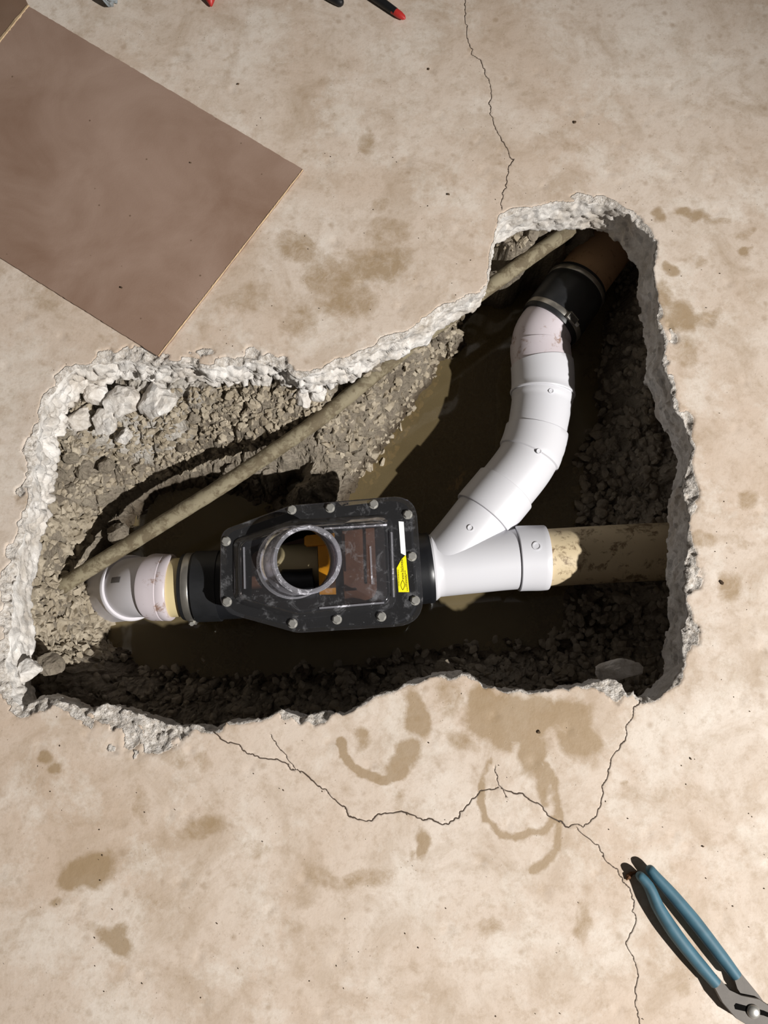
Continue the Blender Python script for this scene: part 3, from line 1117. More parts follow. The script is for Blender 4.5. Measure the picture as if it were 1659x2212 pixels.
elB = thing('elbow_fitting', branch.at((sb[3] + sb[7]) / 2)[0] - UPV * .065, 'mud-flecked white plastic elbow below the black rubber coupling', 'pipe fitting')
me = tube('spigot', branch, [(sb[3] + .001, .0560), (sb[3] + .001, .0600), (sb[4] - .012, .0610), (sb[4] - .010, .0622), (sb[4], .0625)], 'pvc_clean', 64)
link('spigot', me, elB)
me = tube('hub', branch, [(sb[4], .0600), (sb[4], .0650), (sb[4] + .0025, .0662), (sb[4] + .006, .0655), (sb[4] + .010, .0640), (sb[5] - .001, .0640), (sb[5], .0630), (sb[5], .0580)], 'pvc_clean', 64)
link('hub', me, elB)
me = tube('body', branch, [(sb[5] + .001, .0560), (sb[5] + .001, .0618), (sb[6], .0618), (sb[6] + .001, .0595), (sb[7], .0590), (sb[8] + .03, .0575)], 'pvc_pink', 64)
link('body', me, elB)
p, o = skin(branch, branch.near(WP(1176, 866)), .0622, math.radians(84)); mark(elB, p, o, .0052, .0010)

cpl = thing('rubber_coupling', branch.at((sb[8] + sb[9]) / 2)[0] - UPV * .068, 'black rubber coupling with two steel clamps beside the old brown pipe', 'coupling')
s0, s1 = sb[8] - .004, sb[10]
me = tube('sleeve', branch, [(s0, .0590), (s0, .0635), (s0 + .004, .0648), (s0 + .028, .0648), (s0 + .031, .0662), (s1 - .03, .0662), (s1 - .027, .0648), (s1 - .004, .0648), (s1, .0635), (s1, .0580)], 'rubber', 64)
link('sleeve', me, cpl)
clamp(cpl, branch, s0 + .009, .0648, screw=math.radians(60))
clamp(cpl, branch, s1 - .021, .0648, screw=math.radians(-60))
me = tube('old_drain_pipe', branch, [(s1 - .03, .0555), (branch.L, .0570)], 'clay', 56)
single('old_drain_pipe', me, 'old brown stained pipe running up under the slab from the rubber coupling', 'pipe')

me = tube('old_drain_pipe', main, [(sH1 - .03, .0555), (sH1 + .01, .0565), (main.L, .0570)], 'pvc_old', 64)
single('old_drain_pipe', me, 'old cream pipe caked with brown dirt, entering the wall by the wye fitting', 'pipe')

# --- left: elbow turned down into the ground, cream stub, rubber coupling
left = Path([WP(470, 1266), WP(420, 1267.5), WP(374, 1269), WP(350, 1268.5, PZ - .001), WP(326, 1268, PZ - .007), WP(304, 1268, PZ - .022), WP(283, 1270, PZ - .047), WP(262, 1274, PZ - .082), WP(240, 1278, PZ - .122), WP(215, 1282, PZ - .17)])
lel = thing('elbow_fitting', WP(300, 1268, PZ - .07), 'white plastic elbow turning down into the gravel under the grey conduit', 'pipe fitting')
a = [left.near(WP(*q)) for q in ((371, 1269), (360, 1269), (334, 1268, PZ - .005), (328, 1266, PZ - .007), (280, 1270, PZ - .050))]
me = tube('hub', left, [(a[0], .0575), (a[0], .0628), (a[0] + .003, .0648), (a[1] - .001, .0648), (a[1], .0638), (a[1] + .001, .0648), (a[2] - .003, .0655), (a[2], .0648), (a[2], .0600)], 'pvc_pink', 64)
link('hub', me, lel)
me = tube('body', left, [(a[2] - .001, .0570), (a[2] - .001, .0588), (a[4] - .012, .0595), (a[4] - .010, .0595)], 'pvc', 64)
link('body', me, lel)
me = tube('lower_hub', left, [(a[4] - .010, .0590), (a[4] - .010, .0640), (a[4] - .007, .0662), (a[4] - .002, .0662), (a[4], .0645), (left.L, .0645)], 'pvc', 64)
link('lower_hub', me, lel)
# size stamp printed on the elbow
sp = left.near(WP(303, 1268, PZ - .022))
V, F = [], []
for i in range(9):
    for j in range(7):
        q, o = skin(left, sp - .010 + .020 * i / 8, .0597, math.radians(84 + 11 * (j / 6 - .5)))
        V.append(q)
for i in range(8):
    for j in range(6):
        F.append((i * 7 + j, i * 7 + j + 1, (i + 1) * 7 + j + 1, (i + 1) * 7 + j))
b = link('size_stamp', mesh_of('size_stamp', V, F, 'stamp', True), lel)

stub = Path([WP(440, 1267), WP(400, 1268), WP(360, 1270)])
me = tube('pipe_stub', stub, [(0, .0572), (stub.L, .0572)], 'cream', 64)
single('pipe_stub', me, 'short cream pipe stub between the white elbow and the black valve coupling', 'pipe')
lcp = thing('rubber_coupling', WP(425, 1267, PZ - .068), 'black rubber coupling with a steel clamp on the narrow end of the valve', 'coupling')
lc = Path([WP(478, 1265), WP(440, 1266.5), WP(398, 1268)])
me = tube('sleeve', lc, [(0, .0600), (0, .0690), (.046, .0690), (.048, .0648), (lc.L - .003, .0648), (lc.L, .0635), (lc.L, .0575)], 'rubber', 64)
link('sleeve', me, lcp)
clamp(lcp, lc, lc.L - .021, .0648, w=.0135, screw=math.radians(200))

# ------------------------------------------------------------------ backwater valve
VZ = -0.112       # top of the cover flange
FLANGE = [(476, 1146), (627, 1091), (898, 1068), (918, 1349), (641, 1367), (474, 1320)]
RADII = [34, 60, 52, 62, 70, 50]


def rounded(poly, radii, z, per=14):
    out = []
    n = len(poly)
    for i in range(n):
        p = Vector(poly[i]); a = Vector(poly[i - 1]); b = Vector(poly[(i + 1) % n])
        d0 = (a - p).normalized(); d1 = (b - p).normalized()
        ang = math.acos(max(-1, min(1, d0.dot(d1))))
        t = min(radii[i] / math.tan(ang / 2), (a - p).length * .45, (b - p).length * .45)
        for k in range(per + 1):
            s = k / per
            q = (p + d0 * t) * (1 - s) ** 2 + p * 2 * s * (1 - s) + (p + d1 * t) * s ** 2
            out.append((q.x, q.y))
    return [(W(u, v, z).x, W(u, v, z).y) for u, v in out]


def radial(poly, c, n=168):
    """resample a convex outline by angle around c"""
    out = []
    m = len(poly)
    for k in range(n):
        a = 2 * math.pi * k / n
        d = (math.cos(a), math.sin(a))
        best = None
        for i in range(m):
            x0, y0 = poly[i][0] - c[0], poly[i][1] - c[1]
            x1, y1 = poly[(i + 1) % m][0] - c[0], poly[(i + 1) % m][1] - c[1]
            ex, ey = x1 - x0, y1 - y0
            den = d[0] * ey - d[1] * ex
            if abs(den) < 1e-12:
                continue
            t = (x0 * ey - y0 * ex) / den
            s = (x0 * d[1] - y0 * d[0]) / den
            if t > 0 and -1e-6 <= s <= 1 + 1e-6 and (best is None or t > best):
                best = t
        out.append((c[0] + d[0] * best, c[1] + d[1] * best))
    return out


def shrink(poly, f):
    c = (sum(p[0] for p in poly) / len(poly), sum(p[1] for p in poly) / len(poly))
    return [(p[0] + (c[0] - p[0]) / (math.hypot(p[0] - c[0], p[1] - c[1]) or 1) * f, p[1] + (c[1] - p[1]) / (math.hypot(p[0] - c[0], p[1] - c[1]) or 1) * f) for p in poly]


def loft(rings, closed_top=False, closed_bottom=False):
    n = len(rings[0])
    V = [v for r in rings for v in r]
    F = []
    for i in range(len(rings) - 1):
        for j in range(n):
            k = (j + 1) % n
            F.append((i * n + j, i * n + k, (i + 1) * n + k, (i + 1) * n + j))
    if closed_bottom:
        F.append(tuple(range(n - 1, -1, -1)))
    if closed_top:
        F.append(tuple((len(rings) - 1) * n + j for j in range(n)))
    return V, F


valve = thing('backwater_valve', WP(700, 1220, -.305), 'black backwater valve with a clear bolted cover and open round riser', 'drain valve')
PLZ = VZ + .016                       # raised panel of the cover
rc0 = W(634, 1214, PLZ)               # foot of the riser
rc1 = W(664, 1208, PLZ + .046)        # its rim
cc = (rc0.x, rc0.y)
fl = radial(rounded(FLANGE, RADII, VZ), cc)
flb = shrink(fl, .0015)
IN1 = [(506, 1166), (632, 1124), (846, 1112), (856, 1314), (641, 1338), (506, 1300)]
IN2 = [(516, 1172), (634, 1136), (834, 1126), (842, 1302), (641, 1325), (517, 1291)]
r1 = radial(rounded(IN1, [24, 50, 26, 30, 50, 30], VZ), cc)
r2 = radial(rounded(IN2, [20, 50, 22, 26, 50, 26], PLZ), cc)
NR = len(fl)
circ = [(cc[0] + .0665 * math.cos(2 * math.pi * k / NR), cc[1] + .0665 * math.sin(2 * math.pi * k / NR)) for k in range(NR)]


def zr(p, z):
    return [(x, y, z) for x, y in p]


CT_ = .005
rings = [zr(flb, VZ - .012), zr(fl, VZ - .011), zr(fl, VZ - .002), zr(shrink(fl, .002), VZ), zr(shrink(r1, -.0015), VZ), zr(r1, VZ + .002), zr(r2, PLZ - .001), zr(shrink(r2, .002), PLZ), zr(circ, PLZ),
         zr(circ, PLZ - CT_), zr(shrink(r2, .004), PLZ - CT_), zr(shrink(r1, .004), VZ - CT_), zr(shrink(r1, .002), VZ - .012)]
V, F = loft(rings)
cover = link('clear_cover', sharp_smooth(mesh_of('clear_cover', V, F, 'clear'), 30), valve)
# ribs moulded in the cover
for (u0, v0, u1, v1) in ((527, 1182, 529, 1272), (700, 1142, 836, 1134), (846, 1150, 851, 1290), (690, 1314, 830, 1302), (800, 1180, 804, 1262)):
    p0, p1 = W(u0, v0, PLZ + .001), W(u1, v1, PLZ + .001)
    d = (p1 - p0); s = Vector((-d.y, d.x, 0)).normalized()
    V, F = boxvf((p0 + p1) / 2, d / 2, s * .0016, UPV * .0014)
    link('rib', mesh_of('rib', V, F, 'clear_ring'), cover)
# riser: a short clear collar leaning over
ax = rc1 - rc0
RN = 72
rr = []
prof = [(0.0, .0670), (.10, .0635), (.22, .0610), (.80, .0592), (.86, .0612), (.94, .0618), (.97, .0602), (1.0, .0598), (1.0, .0530), (.96, .0520), (.80, .0530), (.45, .0580), (0.0, .0650)]
for t, r in prof:
    c = rc0 + ax * t
    rr.append([(c.x + r * math.cos(2 * math.pi * k / RN), c.y + r * math.sin(2 * math.pi * k / RN), c.z) for k in range(RN)])
V, F = loft(rr)
riser = link('riser', sharp_smooth(mesh_of('riser', V, F, 'clear_ring'), 40), valve)
# black body under the cover
bz = VZ - .0125
bo = shrink(fl, .0085)
bo2 = shrink(r1, -.006)
bo3 = shrink(r1, .006)
V, F = loft([zr(shrink(r1, .004), -.285), zr(shrink(r1, .004), bz - .0), zr(shrink(fl, .0095), bz), zr(bo, bz - .002), zr(bo, bz - .012), zr(shrink(fl, .0095), bz - .014), zr(bo2, bz - .016), zr(bo2, -.26), zr(bo3, -.298)], closed_top=True)
F.append(tuple(range(NR)))
link('body', sharp_smooth(mesh_of('body', V, F, 'black'), 30), valve)
# outlet and inlet collars
vm = Path([WP(875, 1232), WP(905, 1229), WP(932, 1226)])
me = tube('outlet_collar', vm, [(0, .0690), (vm.L - .003, .0690), (vm.L, .0675), (vm.L, .0560)], 'black', 64)
link('outlet_collar', me, valve)
vi = Path([WP(520, 1262), WP(490, 1264), WP(472, 1265.5)])
me = tube('inlet_collar', vi, [(0, .066), (vi.L, .066), (vi.L, .0560)], 'black', 64)
link('inlet_collar', me, valve)
# silt-brown chamber floor, flow channel and the orange gate inside
V, F = slabvf([tuple(p) for p in shrink(r1, .012)], -.250, -.235)
link('silt_bed', mesh_of('silt_bed', V, F, 'murk'), valve)
V, F = slabvf(xy([(738, 1146), (846, 1134), (852, 1304), (744, 1312)], -.150)[::-1], -.215, -.150, .002)
link('gate_chamber', mesh_of('gate_chamber', V, F, 'murk'), valve)
gt = W(700, 1226, -.165)
gp = []
V, F = slabvf(xy([(686, 1178), (722, 1174), (726, 1284), (690, 1284)], -.165), -.172, -.165, .001)
gp.append((V, F))
V, F = slabvf(xy([(657, 1160), (662, 1156), (722, 1151), (723, 1176), (662, 1180), (657, 1176)], -.160), -.170, -.160, .001)
gp.append((V, F))
V, F = merge(gp)
link('gate', mesh_of('gate', V, F, 'gate'), valve)
ch = Path([W(590, 1222, -.225), W(640, 1219, -.225), W(690, 1216, -.225)])
V, F = turned(ch, [(0, .040), (ch.L, .040)], 40)
link('flow_channel', sharp_smooth(mesh_of('flow_channel', V, F, 'cream')), valve)
V, F = turned(Path([W(600, 1262, -.20), W(650, 1262, -.20), W(692, 1258, -.20)]), [(0, .018), (.01, .030), (.07, .030)], 32)
link('gate_hinge', sharp_smooth(mesh_of('gate_hinge', V, F, 'black')), valve)
# bolts around the flange
for (u, v) in ((630, 1101), (713, 1097), (807, 1089), (881, 1111), (890, 1202), (897, 1297), (824, 1332), (728, 1338), (632, 1347), (490, 1300), (488, 1169)):
    c = W(u, v, VZ + .003)
    rot = random.uniform(0, 1)
    V, F = [], []
    R = [(.0092, -.0032), (.0092, -.0016), (.0072, -.0016)]
    rg = [[(c.x + r * math.cos(2 * math.pi * k / 24), c.y + r * math.sin(2 * math.pi * k / 24), c.z + z) for k in range(24)] for r, z in ((.0088, -.003), (.0088, -.0018))]
    a1 = loft(rg, True, True)
    rg = [[(c.x + r * math.cos(rot + math.pi * k / 3), c.y + r * math.sin(rot + math.pi * k / 3), c.z + z) for k in range(6)] for r, z in ((.0074, -.0018), (.0074, .0028), (.0066, .0036))]
    a2 = loft(rg, True, True)
    V, F = merge([a1, a2])
    link('bolt', mesh_of('bolt', V, F, 'bolt'), valve)
# printed strip label, torn: white end and yellow end
SZ = VZ + .0010
lab = link('label_strip', mesh_of('label_strip', *slabvf(xy([(866, 1195), (861, 1126), (872, 1127), (877, 1199), (875.5, 1200)], SZ)[::-1], SZ - .0006, SZ), 'white'), valve)
V, F = slabvf(xy([(857, 1227), (867, 1208), (875.5, 1200), (877, 1199), (884, 1279), (861, 1279)], SZ)[::-1], SZ - .0006, SZ)
ylab = link('label_strip', mesh_of('label_strip', V, F, 'yellow'), valve)
ylab['label'] = 'yellow printed end of the label'


def text_mesh(body, size, loc, rotz, mat, align='LEFT'):
    cu = bpy.data.curves.new('lettering', 'FONT')
    cu.body = body
    cu.size = size
    cu.align_x = align
    cu.align_y = 'CENTER'
    t = bpy.data.objects.new('lettering_tmp', cu)
    COL.objects.link(t)
    bpy.context.view_layer.update()
    me = bpy.data.meshes.new_from_object(t.evaluated_get(bpy.context.evaluated_depsgraph_get()))
    bpy.data.objects.remove(t, do_unlink=True)
    me.materials.clear()
    me.materials.append(M[mat])
    me.transform(Matrix.Translation(loc) @ Matrix.Rotation(rotz, 4, 'Z'))
    return me


p0, p1 = W(870.5, 1252, SZ + .0003), W(867, 1206, SZ + .0003)
d = p1 - p0
ang = math.atan2(d.y, d.x)
me = text_mesh('www.backwater', .0078, p0, ang, 'ink')
wd = max(v.co.x * math.cos(ang) + v.co.y * math.sin(ang) for v in me.vertices) - (p0.x * math.cos(ang) + p0.y * math.sin(ang))
f = d.length / wd
me.transform(Matrix.Translation(p0) @ Matrix.Rotation(ang, 4, 'Z') @ Matrix.Diagonal((f, 1, 1, 1)) @ Matrix.Rotation(-ang, 4, 'Z') @ Matrix.Translation(-p0))
link('lettering', me, ylab)
# fine print lines and the small fish-like emblem
pp = []
for (u0, v0, u1, v1) in ((862, 1266, 860, 1230), (877, 1268, 875, 1232), (880, 1276, 878, 1240)):
    q0, q1 = W(u0, v0, SZ + .0003), W(u1, v1, SZ + .0003)
    dd = q1 - q0; ss = Vector((-dd.y, dd.x, 0)).normalized()
    k, pos = 0, 0.0
    while pos < 1:
        w = random.uniform(.04, .12)
        a_, b_ = q0 + dd * pos, q0 + dd * min(1, pos + w)
        pp.append(([a_ - ss * .0005, b_ - ss * .0005, b_ + ss * .0005, a_ + ss * .0005], [(0, 1, 2, 3)]))
        pos += w + .03
V, F = merge(pp)
link('fine_print', mesh_of('fine_print', V, F, 'ink'), ylab)
em = []
ec = W(870, 1264, SZ + .0003)
for s in (-1, 1):
    pts = []
    for k in range(11):
        t = k / 10
        pts.append(ec + Vector((s * .0034 * math.sin(math.pi * t) , -.009 + .018 * t, 0)))
    for a_, b_ in zip(pts, pts[1:]):
        dd = (b_ - a_); ss = Vector((-dd.y, dd.x, 0)).normalized() * .0004
        em.append(([a_ - ss, b_ - ss, b_ + ss, a_ + ss], [(0, 1, 2, 3)]))
V, F = merge(em)
link('emblem', mesh_of('emblem', V, F, 'ink'), ylab)

# ------------------------------------------------------------------ thin conduit crossing the pit
CZ = -0.140
cd = Path([W(40, 1324, CZ - .080), W(150, 1256, CZ - .058), W(260, 1187, CZ - .044), W(380, 1112, CZ - .030), W(500, 1036, CZ - .017), W(690, 905, CZ), W(860, 768, CZ), W(1080, 603, CZ), W(1240, 490, CZ), W(1380, 392, CZ)])
prof = []
s = 0.0
while s < cd.L:
    prof.append((s, .0150 + .0012 * (vnoise(np.array(s * 70.), np.array(0.3), 3) - .5)))
    s += .006
me = tube('conduit', cd, prof, 'conduit', 24)
single('conduit', me, 'thin muddy grey conduit running diagonally across the pit under the slab', 'conduit')

# ------------------------------------------------------------------ stones
def hull_mesh(name, n, mats, rough, seed):
    r = random.Random(seed)
    bm = bmesh.new()
    sx, sy, sz = 1.0, r.uniform(.68, .95), r.uniform(.5, .8)
    for k in range(n):
        z = r.uniform(-1, 1); a = r.uniform(0, 2 * math.pi)
        q = math.sqrt(1 - z * z)
        f = r.uniform(1 - rough, 1)
        bm.verts.new((q * math.cos(a) * sx * f, q * math.sin(a) * sy * f, z * sz * f))
    ret = bmesh.ops.convex_hull(bm, input=bm.verts)
    bmesh.ops.delete(bm, geom=[g for g in ret['geom_interior'] if isinstance(g, bmesh.types.BMVert)], context='VERTS')
    loose = [v for v in bm.verts if not v.link_faces]
    bmesh.ops.delete(bm, geom=loose, context='VERTS')
    bmesh.ops.recalc_face_normals(bm, faces=bm.faces)
    me = bpy.data.meshes.new(name)
    bm.to_mesh(me)
    bm.free()
    me.materials.append(M[mats])
    return me


ANG = [hull_mesh('crushed_stone', 13, 'stone_tan', .30, 100 + k) for k in range(9)]
RND = [hull_mesh('gravel_stone', 26, 'stone_grey', .10, 200 + k) for k in range(9)]


def lump_mesh(name, mats, seed):
    """a rough, weathered lump with chipped faces"""
    r = random.Random(seed)
    bm = bmesh.new()
    bmesh.ops.create_icosphere(bm, subdivisions=4, radius=1)
    planes = []
    for k in range(11):
        d = Vector((r.uniform(-1, 1), r.uniform(-1, 1), r.uniform(-1, 1))).normalized()
        planes.append((d, r.uniform(.55, .9)))
    co = np.array([v.co[:] for v in bm.verts])
    for d, h in planes:
        dd = co @ np.array(d)
        over = np.clip(dd - h, 0, None)
        co -= over[:, None] * np.array(d)[None] * .92
    n1 = fbm(co[:, 0] * 2.3 + seed, co[:, 1] * 2.3 + co[:, 2] * 1.7, 4, seed)
    f1, f2, cv = worley(co[:, 0] * 3 + co[:, 2] * 1.3 + seed, co[:, 1] * 3 - co[:, 2], seed)
    co *= (1 + (n1 - .5) * .30 + (cv - .5) * .12)[:, None]
    for v, c in zip(bm.verts, co):
        v.co = c
    me = bpy.data.meshes.new(name)
    bm.to_mesh(me)
    bm.free()
    me.materials.append(M[mats])
    return me


CHK = [lump_mesh('concrete_chunk', 'broken', 300 + k) for k in range(6)]
CLOD = [lump_mesh('clod', 'soil', 340 + k) for k in range(6)]

ZONES = {   # zone: picture polygon (at ground height), protos, size range (m), count, name, label, group, category
    'right': ([(1215, 760), (1440, 690), (1470, 900), (1490, 1150), (1490, 1460), (1390, 1500), (1150, 1500), (1180, 1330), (1260, 1280), (1240, 1000)],
              RND, (.007, .0165), 900, 'gravel_stone', 'dim rounded gravel stone heaped beside the old pipe under the slab edge', 'gravel around the old pipe', 85),
    'near': ([(380, 1420), (650, 1420), (800, 1400), (1150, 1370), (1150, 1500), (800, 1525), (560, 1570), (420, 1560), (180, 1500), (180, 1400)],
             RND, (.006, .014), 420, 'gravel_stone', 'dark gravel stone in the shade below the near broken edge', 'gravel under the near slab edge', 35),
    'water': ([(660, 900), (900, 735), (1000, 680), (1000, 740), (940, 840), (870, 960), (800, 1050), (720, 1000)],
              ANG, (.005, .0155), 520, 'crushed_stone', 'tan crushed stone piled at the murky water between conduit and valve', 'crushed stone at the water', 75),
    'left': ([(60, 1080), (220, 1100), (170, 1220), (190, 1270), (250, 1330), (250, 1420), (140, 1440), (30, 1440), (30, 1250)],
             ANG, (.006, .0175), 1000, 'gravel_stone', 'small grey-brown stone packed in the bank by the white elbow', 'stones in the bank by the elbow', 60),
    'niche': ([(1065, 470), (1230, 450), (1240, 480), (1070, 600)],
              ANG, (.004, .013), 90, 'crushed_stone', 'brown clod of stone wedged above the conduit in the far notch', 'clods above the conduit', 15),
    'bank': ([(120, 850), (640, 830), (720, 850), (640, 940), (300, 1050), (130, 1090)],
             ANG, (.003, .0125), 1500, 'crushed_stone', 'broken stone or clod bedded in the far bank above the conduit', 'stones in the far bank', 60),
    'farside': ([(1240, 440), (1400, 500), (1420, 690), (1330, 720), (1290, 560)],
                RND, (.006, .012), 120, 'gravel_stone', None, None, 0),
}
cands = {}
bx0, by0, bx1, by1 = -0.66, -0.16, 0.56, 0.98
for zn, (poly, protos, (r0, r1_), cnt, nm, labt, grp, keep) in ZONES.items():
    got = []
    tries = 0
    rg = np.random.default_rng(abs(sum(map(ord, zn))))
    xs = rg.uniform(bx0, bx1, 60000); ys = rg.uniform(by0, by1, 60000)
    zs = ground(xs, ys)
    us, vs_ = PX(xs, ys, zs)
    ok = inside(us, vs_, [tuple(p) for p in poly]) & (zs > WATER_Z - .035)
    xs, ys, zs = xs[ok][:cnt], ys[ok][:cnt], zs[ok][:cnt]
    rad = r0 + (r1_ - r0) * rg.random(len(xs)) ** (1.4 if zn in ('left', 'bank') else 2.0)
    cands[zn] = (xs, ys, zs, rad, rg)


def place(o, x, y, z, r, rg):
    o.location = (x, y, z + r * .22)
    o.rotation_euler = (rg.uniform(-.5, .5), rg.uniform(-.5, .5), rg.uniform(0, 6.28))
    o.scale = (r * rg.uniform(.9, 1.2), r * rg.uniform(.85, 1.1), r * rg.uniform(.8, 1.1))


SV, SF, SMI = [], [], []
for zn, (poly, protos, rr_, cnt, nm, labt, grp, keep) in ZONES.items():
    xs, ys, zs, rad, rg = cands[zn]
    # visible from above: within the opening
    hx = inside(xs, ys, COARSE)
    score = rad * np.where(hx, 1.0, 0.0) * np.where(zs > WATER_Z - .004, 1.0, .3)
    # stay clear of the pipes' bodies
    order = np.argsort(-score)
    taken = set()
    placed = []
    for i in order:
        if len(taken) >= keep:
            break
        P = Vector((xs[i], ys[i], zs[i]))
        u_, v_ = PX(xs[i], ys[i], zs[i])
        def hidden(path, s0_, s1_, R):
            for s_ in np.arange(s0_, s1_, .02):
                c_, _d = path.at(s_)
                uu, vv = PX(c_.x, c_.y, c_.z)
                if math.hypot(uu - u_, vv - v_) < R * FPX / 1.5:
                    return True
            return False
        if hidden(branch, 0, branch.L, .062) or hidden(main, 0, main.L, .062) or hidden(left, 0, left.L, .064) or hidden(cd, 0, cd.L, .014):
            continue
        if any(math.hypot(xs[i] - a_, ys[i] - b_) < (rad[i] + c_) * .85 for a_, b_, c_ in placed):
            continue
        taken.add(int(i)); placed.append((xs[i], ys[i], rad[i]))
        o = bpy.data.objects.new(nm, protos[int(rg.integers(len(protos)))])
        COL.objects.link(o)
        place(o, xs[i], ys[i], zs[i], rad[i], rg)
        tag(o, labt, 'stone', grp)
    for i in range(len(xs)):
        if i in taken:
            continue
        pr = protos[int(rg.integers(len(protos)))]
        Mx = Matrix.LocRotScale(Vector((xs[i], ys[i], zs[i] + rad[i] * .15)), Matrix.Rotation(rg.uniform(0, 6.28), 3, 'Z') @ Matrix.Rotation(rg.uniform(-.6, .6), 3, 'X'), Vector((rad[i], rad[i] * rg.uniform(.8, 1), rad[i] * rg.uniform(.8, 1.1))))
        o_ = len(SV)
        SV += [Mx @ v.co for v in pr.vertices]
        SF += [tuple(k + o_ for k in p.vertices) for p in pr.polygons]
        SMI += [0 if protos is RND else 1] * len(pr.polygons)
me = mesh_of('gravel', SV, SF, ['stone_grey', 'stone_tan'], False, SMI)
g_ = link('gravel', me)
tag(g_, 'fine gravel and stone crumbs strewn over the sides of the pit', 'gravel', None, 'stuff')

# lumps of broken concrete in the top-left bank and below the near-left corner
CH = [(212, 850, -.100, .026, 'large pale broken concrete lump at the far-left corner of the pit'),
      (265, 872, -.105, .033, 'largest white broken concrete lump under the far-left slab edge'),
      (340, 868, -.103, .036, 'wide white concrete chunk in the bank below the board corner'),
      (172, 905, -.112, .025, 'grey concrete chunk against the far-left wall of the pit'),
      (230, 912, -.118, .026, 'white concrete chunk beside the dark hollow in the bank'),
      (270, 945, -.165, .017, 'upright pale chunk right of the dark hollow in the bank'),
      (150, 990, -.145, .017, 'smooth grey stone lump by the left slab face'),
      (185, 1015, -.18, .019, 'blue-grey angular stone below the white chunks'),
      (230, 1005, -.195, .016, 'brown-grey clod under the dark hollow'),
      (135, 935, -.108, .013, 'small grey stone tucked under the left slab face'),
      (160, 870, -.100, .014, 'grey stone in the far-left corner just below the rim'),
      (150, 1055, -.18, .012, 'flat grey stone in the left bank above the gravel'),
      (300, 1010, -.250, .014, 'brown clod on the lip of the far bank'),
      (420, 900, -.150, .015, 'tan clod in the middle of the far bank'),
      (395, 965, -.215, .013, 'tan clod near the lip of the bank above the conduit'),
      (655, 862, -.112, .018, 'pale concrete lump by the notch in the far slab edge'),
      (688, 845, -.108, .020, 'white concrete lump in the crook of the far slab edge'),
      (60, 1446, -.045, .022, 'blue-grey cut concrete block in the near-left corner of the pit'),
      (108, 1436, -.085, .024, 'pale dusty clod beside the blue-grey block'),
      (255, 1152, -.285, .022, 'wet brown clod beneath the conduit on the left'),
      (1145, 505, -.108, .017, 'angular tan rock in the far notch above the conduit'),
      (1190, 480, -.106, .016, 'grey rock under the rim of the far notch'),
      (1110, 540, -.128, .014, 'brown clod at the left end of the far notch'),
      (775, 975, -.272, .017, 'large angular tan stone at the water edge'),
      (735, 965, -.235, .016, 'pale stone just below the conduit at the water edge'),
      (760, 1000, -.300, .014, 'wet orange-tan stone half in the water'),
      (955, 725, -.265, .014, 'wet grey stone hanging under the far slab edge'),
      (935, 745, -.270, .012, 'glossy brown stone beneath the far slab edge at the water'),
      (960, 1452, -.100, .020, 'brown concrete ledge lump under the near slab edge')]
for k, (u, v, z, r, labt) in enumerate(CH):
    q = W(u, v, z)
    brown = any(w in labt for w in ('brown', 'tan', 'clod', 'stone', 'rock'))
    proto = (CLOD if brown else CHK)
    o = bpy.data.objects.new('concrete_chunk' if not brown else 'rock', proto[k % len(proto)])
    COL.objects.link(o)
    o.location = (q.x, q.y, z + r * .12)
    rk = random.Random(k + 5)
    o.rotation_euler = (rk.uniform(-.4, .4), rk.uniform(-.4, .4), rk.uniform(0, 6.28))
    o.scale = (r * 1.1, r, r * .85)
    tag(o, labt, 'rock' if brown else 'concrete chunk', 'broken lumps in the pit')

# a broad lump of concrete hanging on under the near-right slab edge
me = lump_mesh('concrete_chunk', 'broken', 777)
o = bpy.data.objects.new('concrete_chunk', me)
COL.objects.link(o)
o.location = W(1335, 1448, -.120)
o.rotation_euler = (.1, .1, .15)
o.scale = (.048, .020, .022)
tag(o, 'broad concrete lump hanging under the near-right slab edge', 'concrete chunk', 'broken lumps in the pit')

# ------------------------------------------------------------------ boards on the floor
def board(name, poly_px, z0, z1, mat, label):
    P = xy(poly_px, z1)
    n = len(P)
    pts = []
    for i in range(n):
        a_, b_ = Vector(P[i]), Vector(P[(i + 1) % n])
        L = (b_ - a_).length
        m = max(2, int(L / .006))
        nrm = Vector((b_.y - a_.y, a_.x - b_.x)).normalized()
        for k in range(m):
            q = a_.lerp(b_, k / m)
            if k:
                q = q + nrm * (random.random() - .5) * .0012
            pts.append((q.x, q.y))
    if sum(a_[0] * b_[1] - b_[0] * a_[1] for a_, b_ in zip(pts, pts[1:] + pts[:1])) < 0:
        pts = pts[::-1]
    t = thing(name, (sum(p[0] for p in pts) / len(pts), sum(p[1] for p in pts) / len(pts), z0), label, 'board')
    V, F = slabvf(pts, z0, z1)
    link('panel', mesh_of('panel', V, F, mat), t)
    return t


def frayed(parent, p_a, p_b, z, w0, w1):
    """a ragged, torn strip of pale fibre along a board's cut edge"""
    a_, b_ = W(*p_a, z), W(*p_b, z)
    d = b_ - a_
    s = Vector((-d.y, d.x, 0)).normalized()
    n = int(d.length / .004)
    V, F = [], []
    for k in range(n + 1):
        t = k / n
        q = a_ + d * t
        h = random.random()
        wi = (w0 + (w1 - w0) * t) * (.35 + .9 * vnoise(np.array(t * 22), np.array(1.7), 5))
        V += [q - s * (wi * .5) + UPV * .0004, q + UPV * (.0008 + .0008 * h), q + s * (.0012 + .0018 * random.random()) - UPV * (.002 * random.random()), q + s * .001 - UPV * .0055]
    for k in range(n):
        for j in range(3):
            o_ = k * 4 + j
            F.append((o_, o_ + 4, o_ + 5, o_ + 1))
    o = link('frayed_edge', mesh_of('frayed_edge', V, F, 'fibre'), parent)
    o['label'] = 'pale frayed fibre edge'


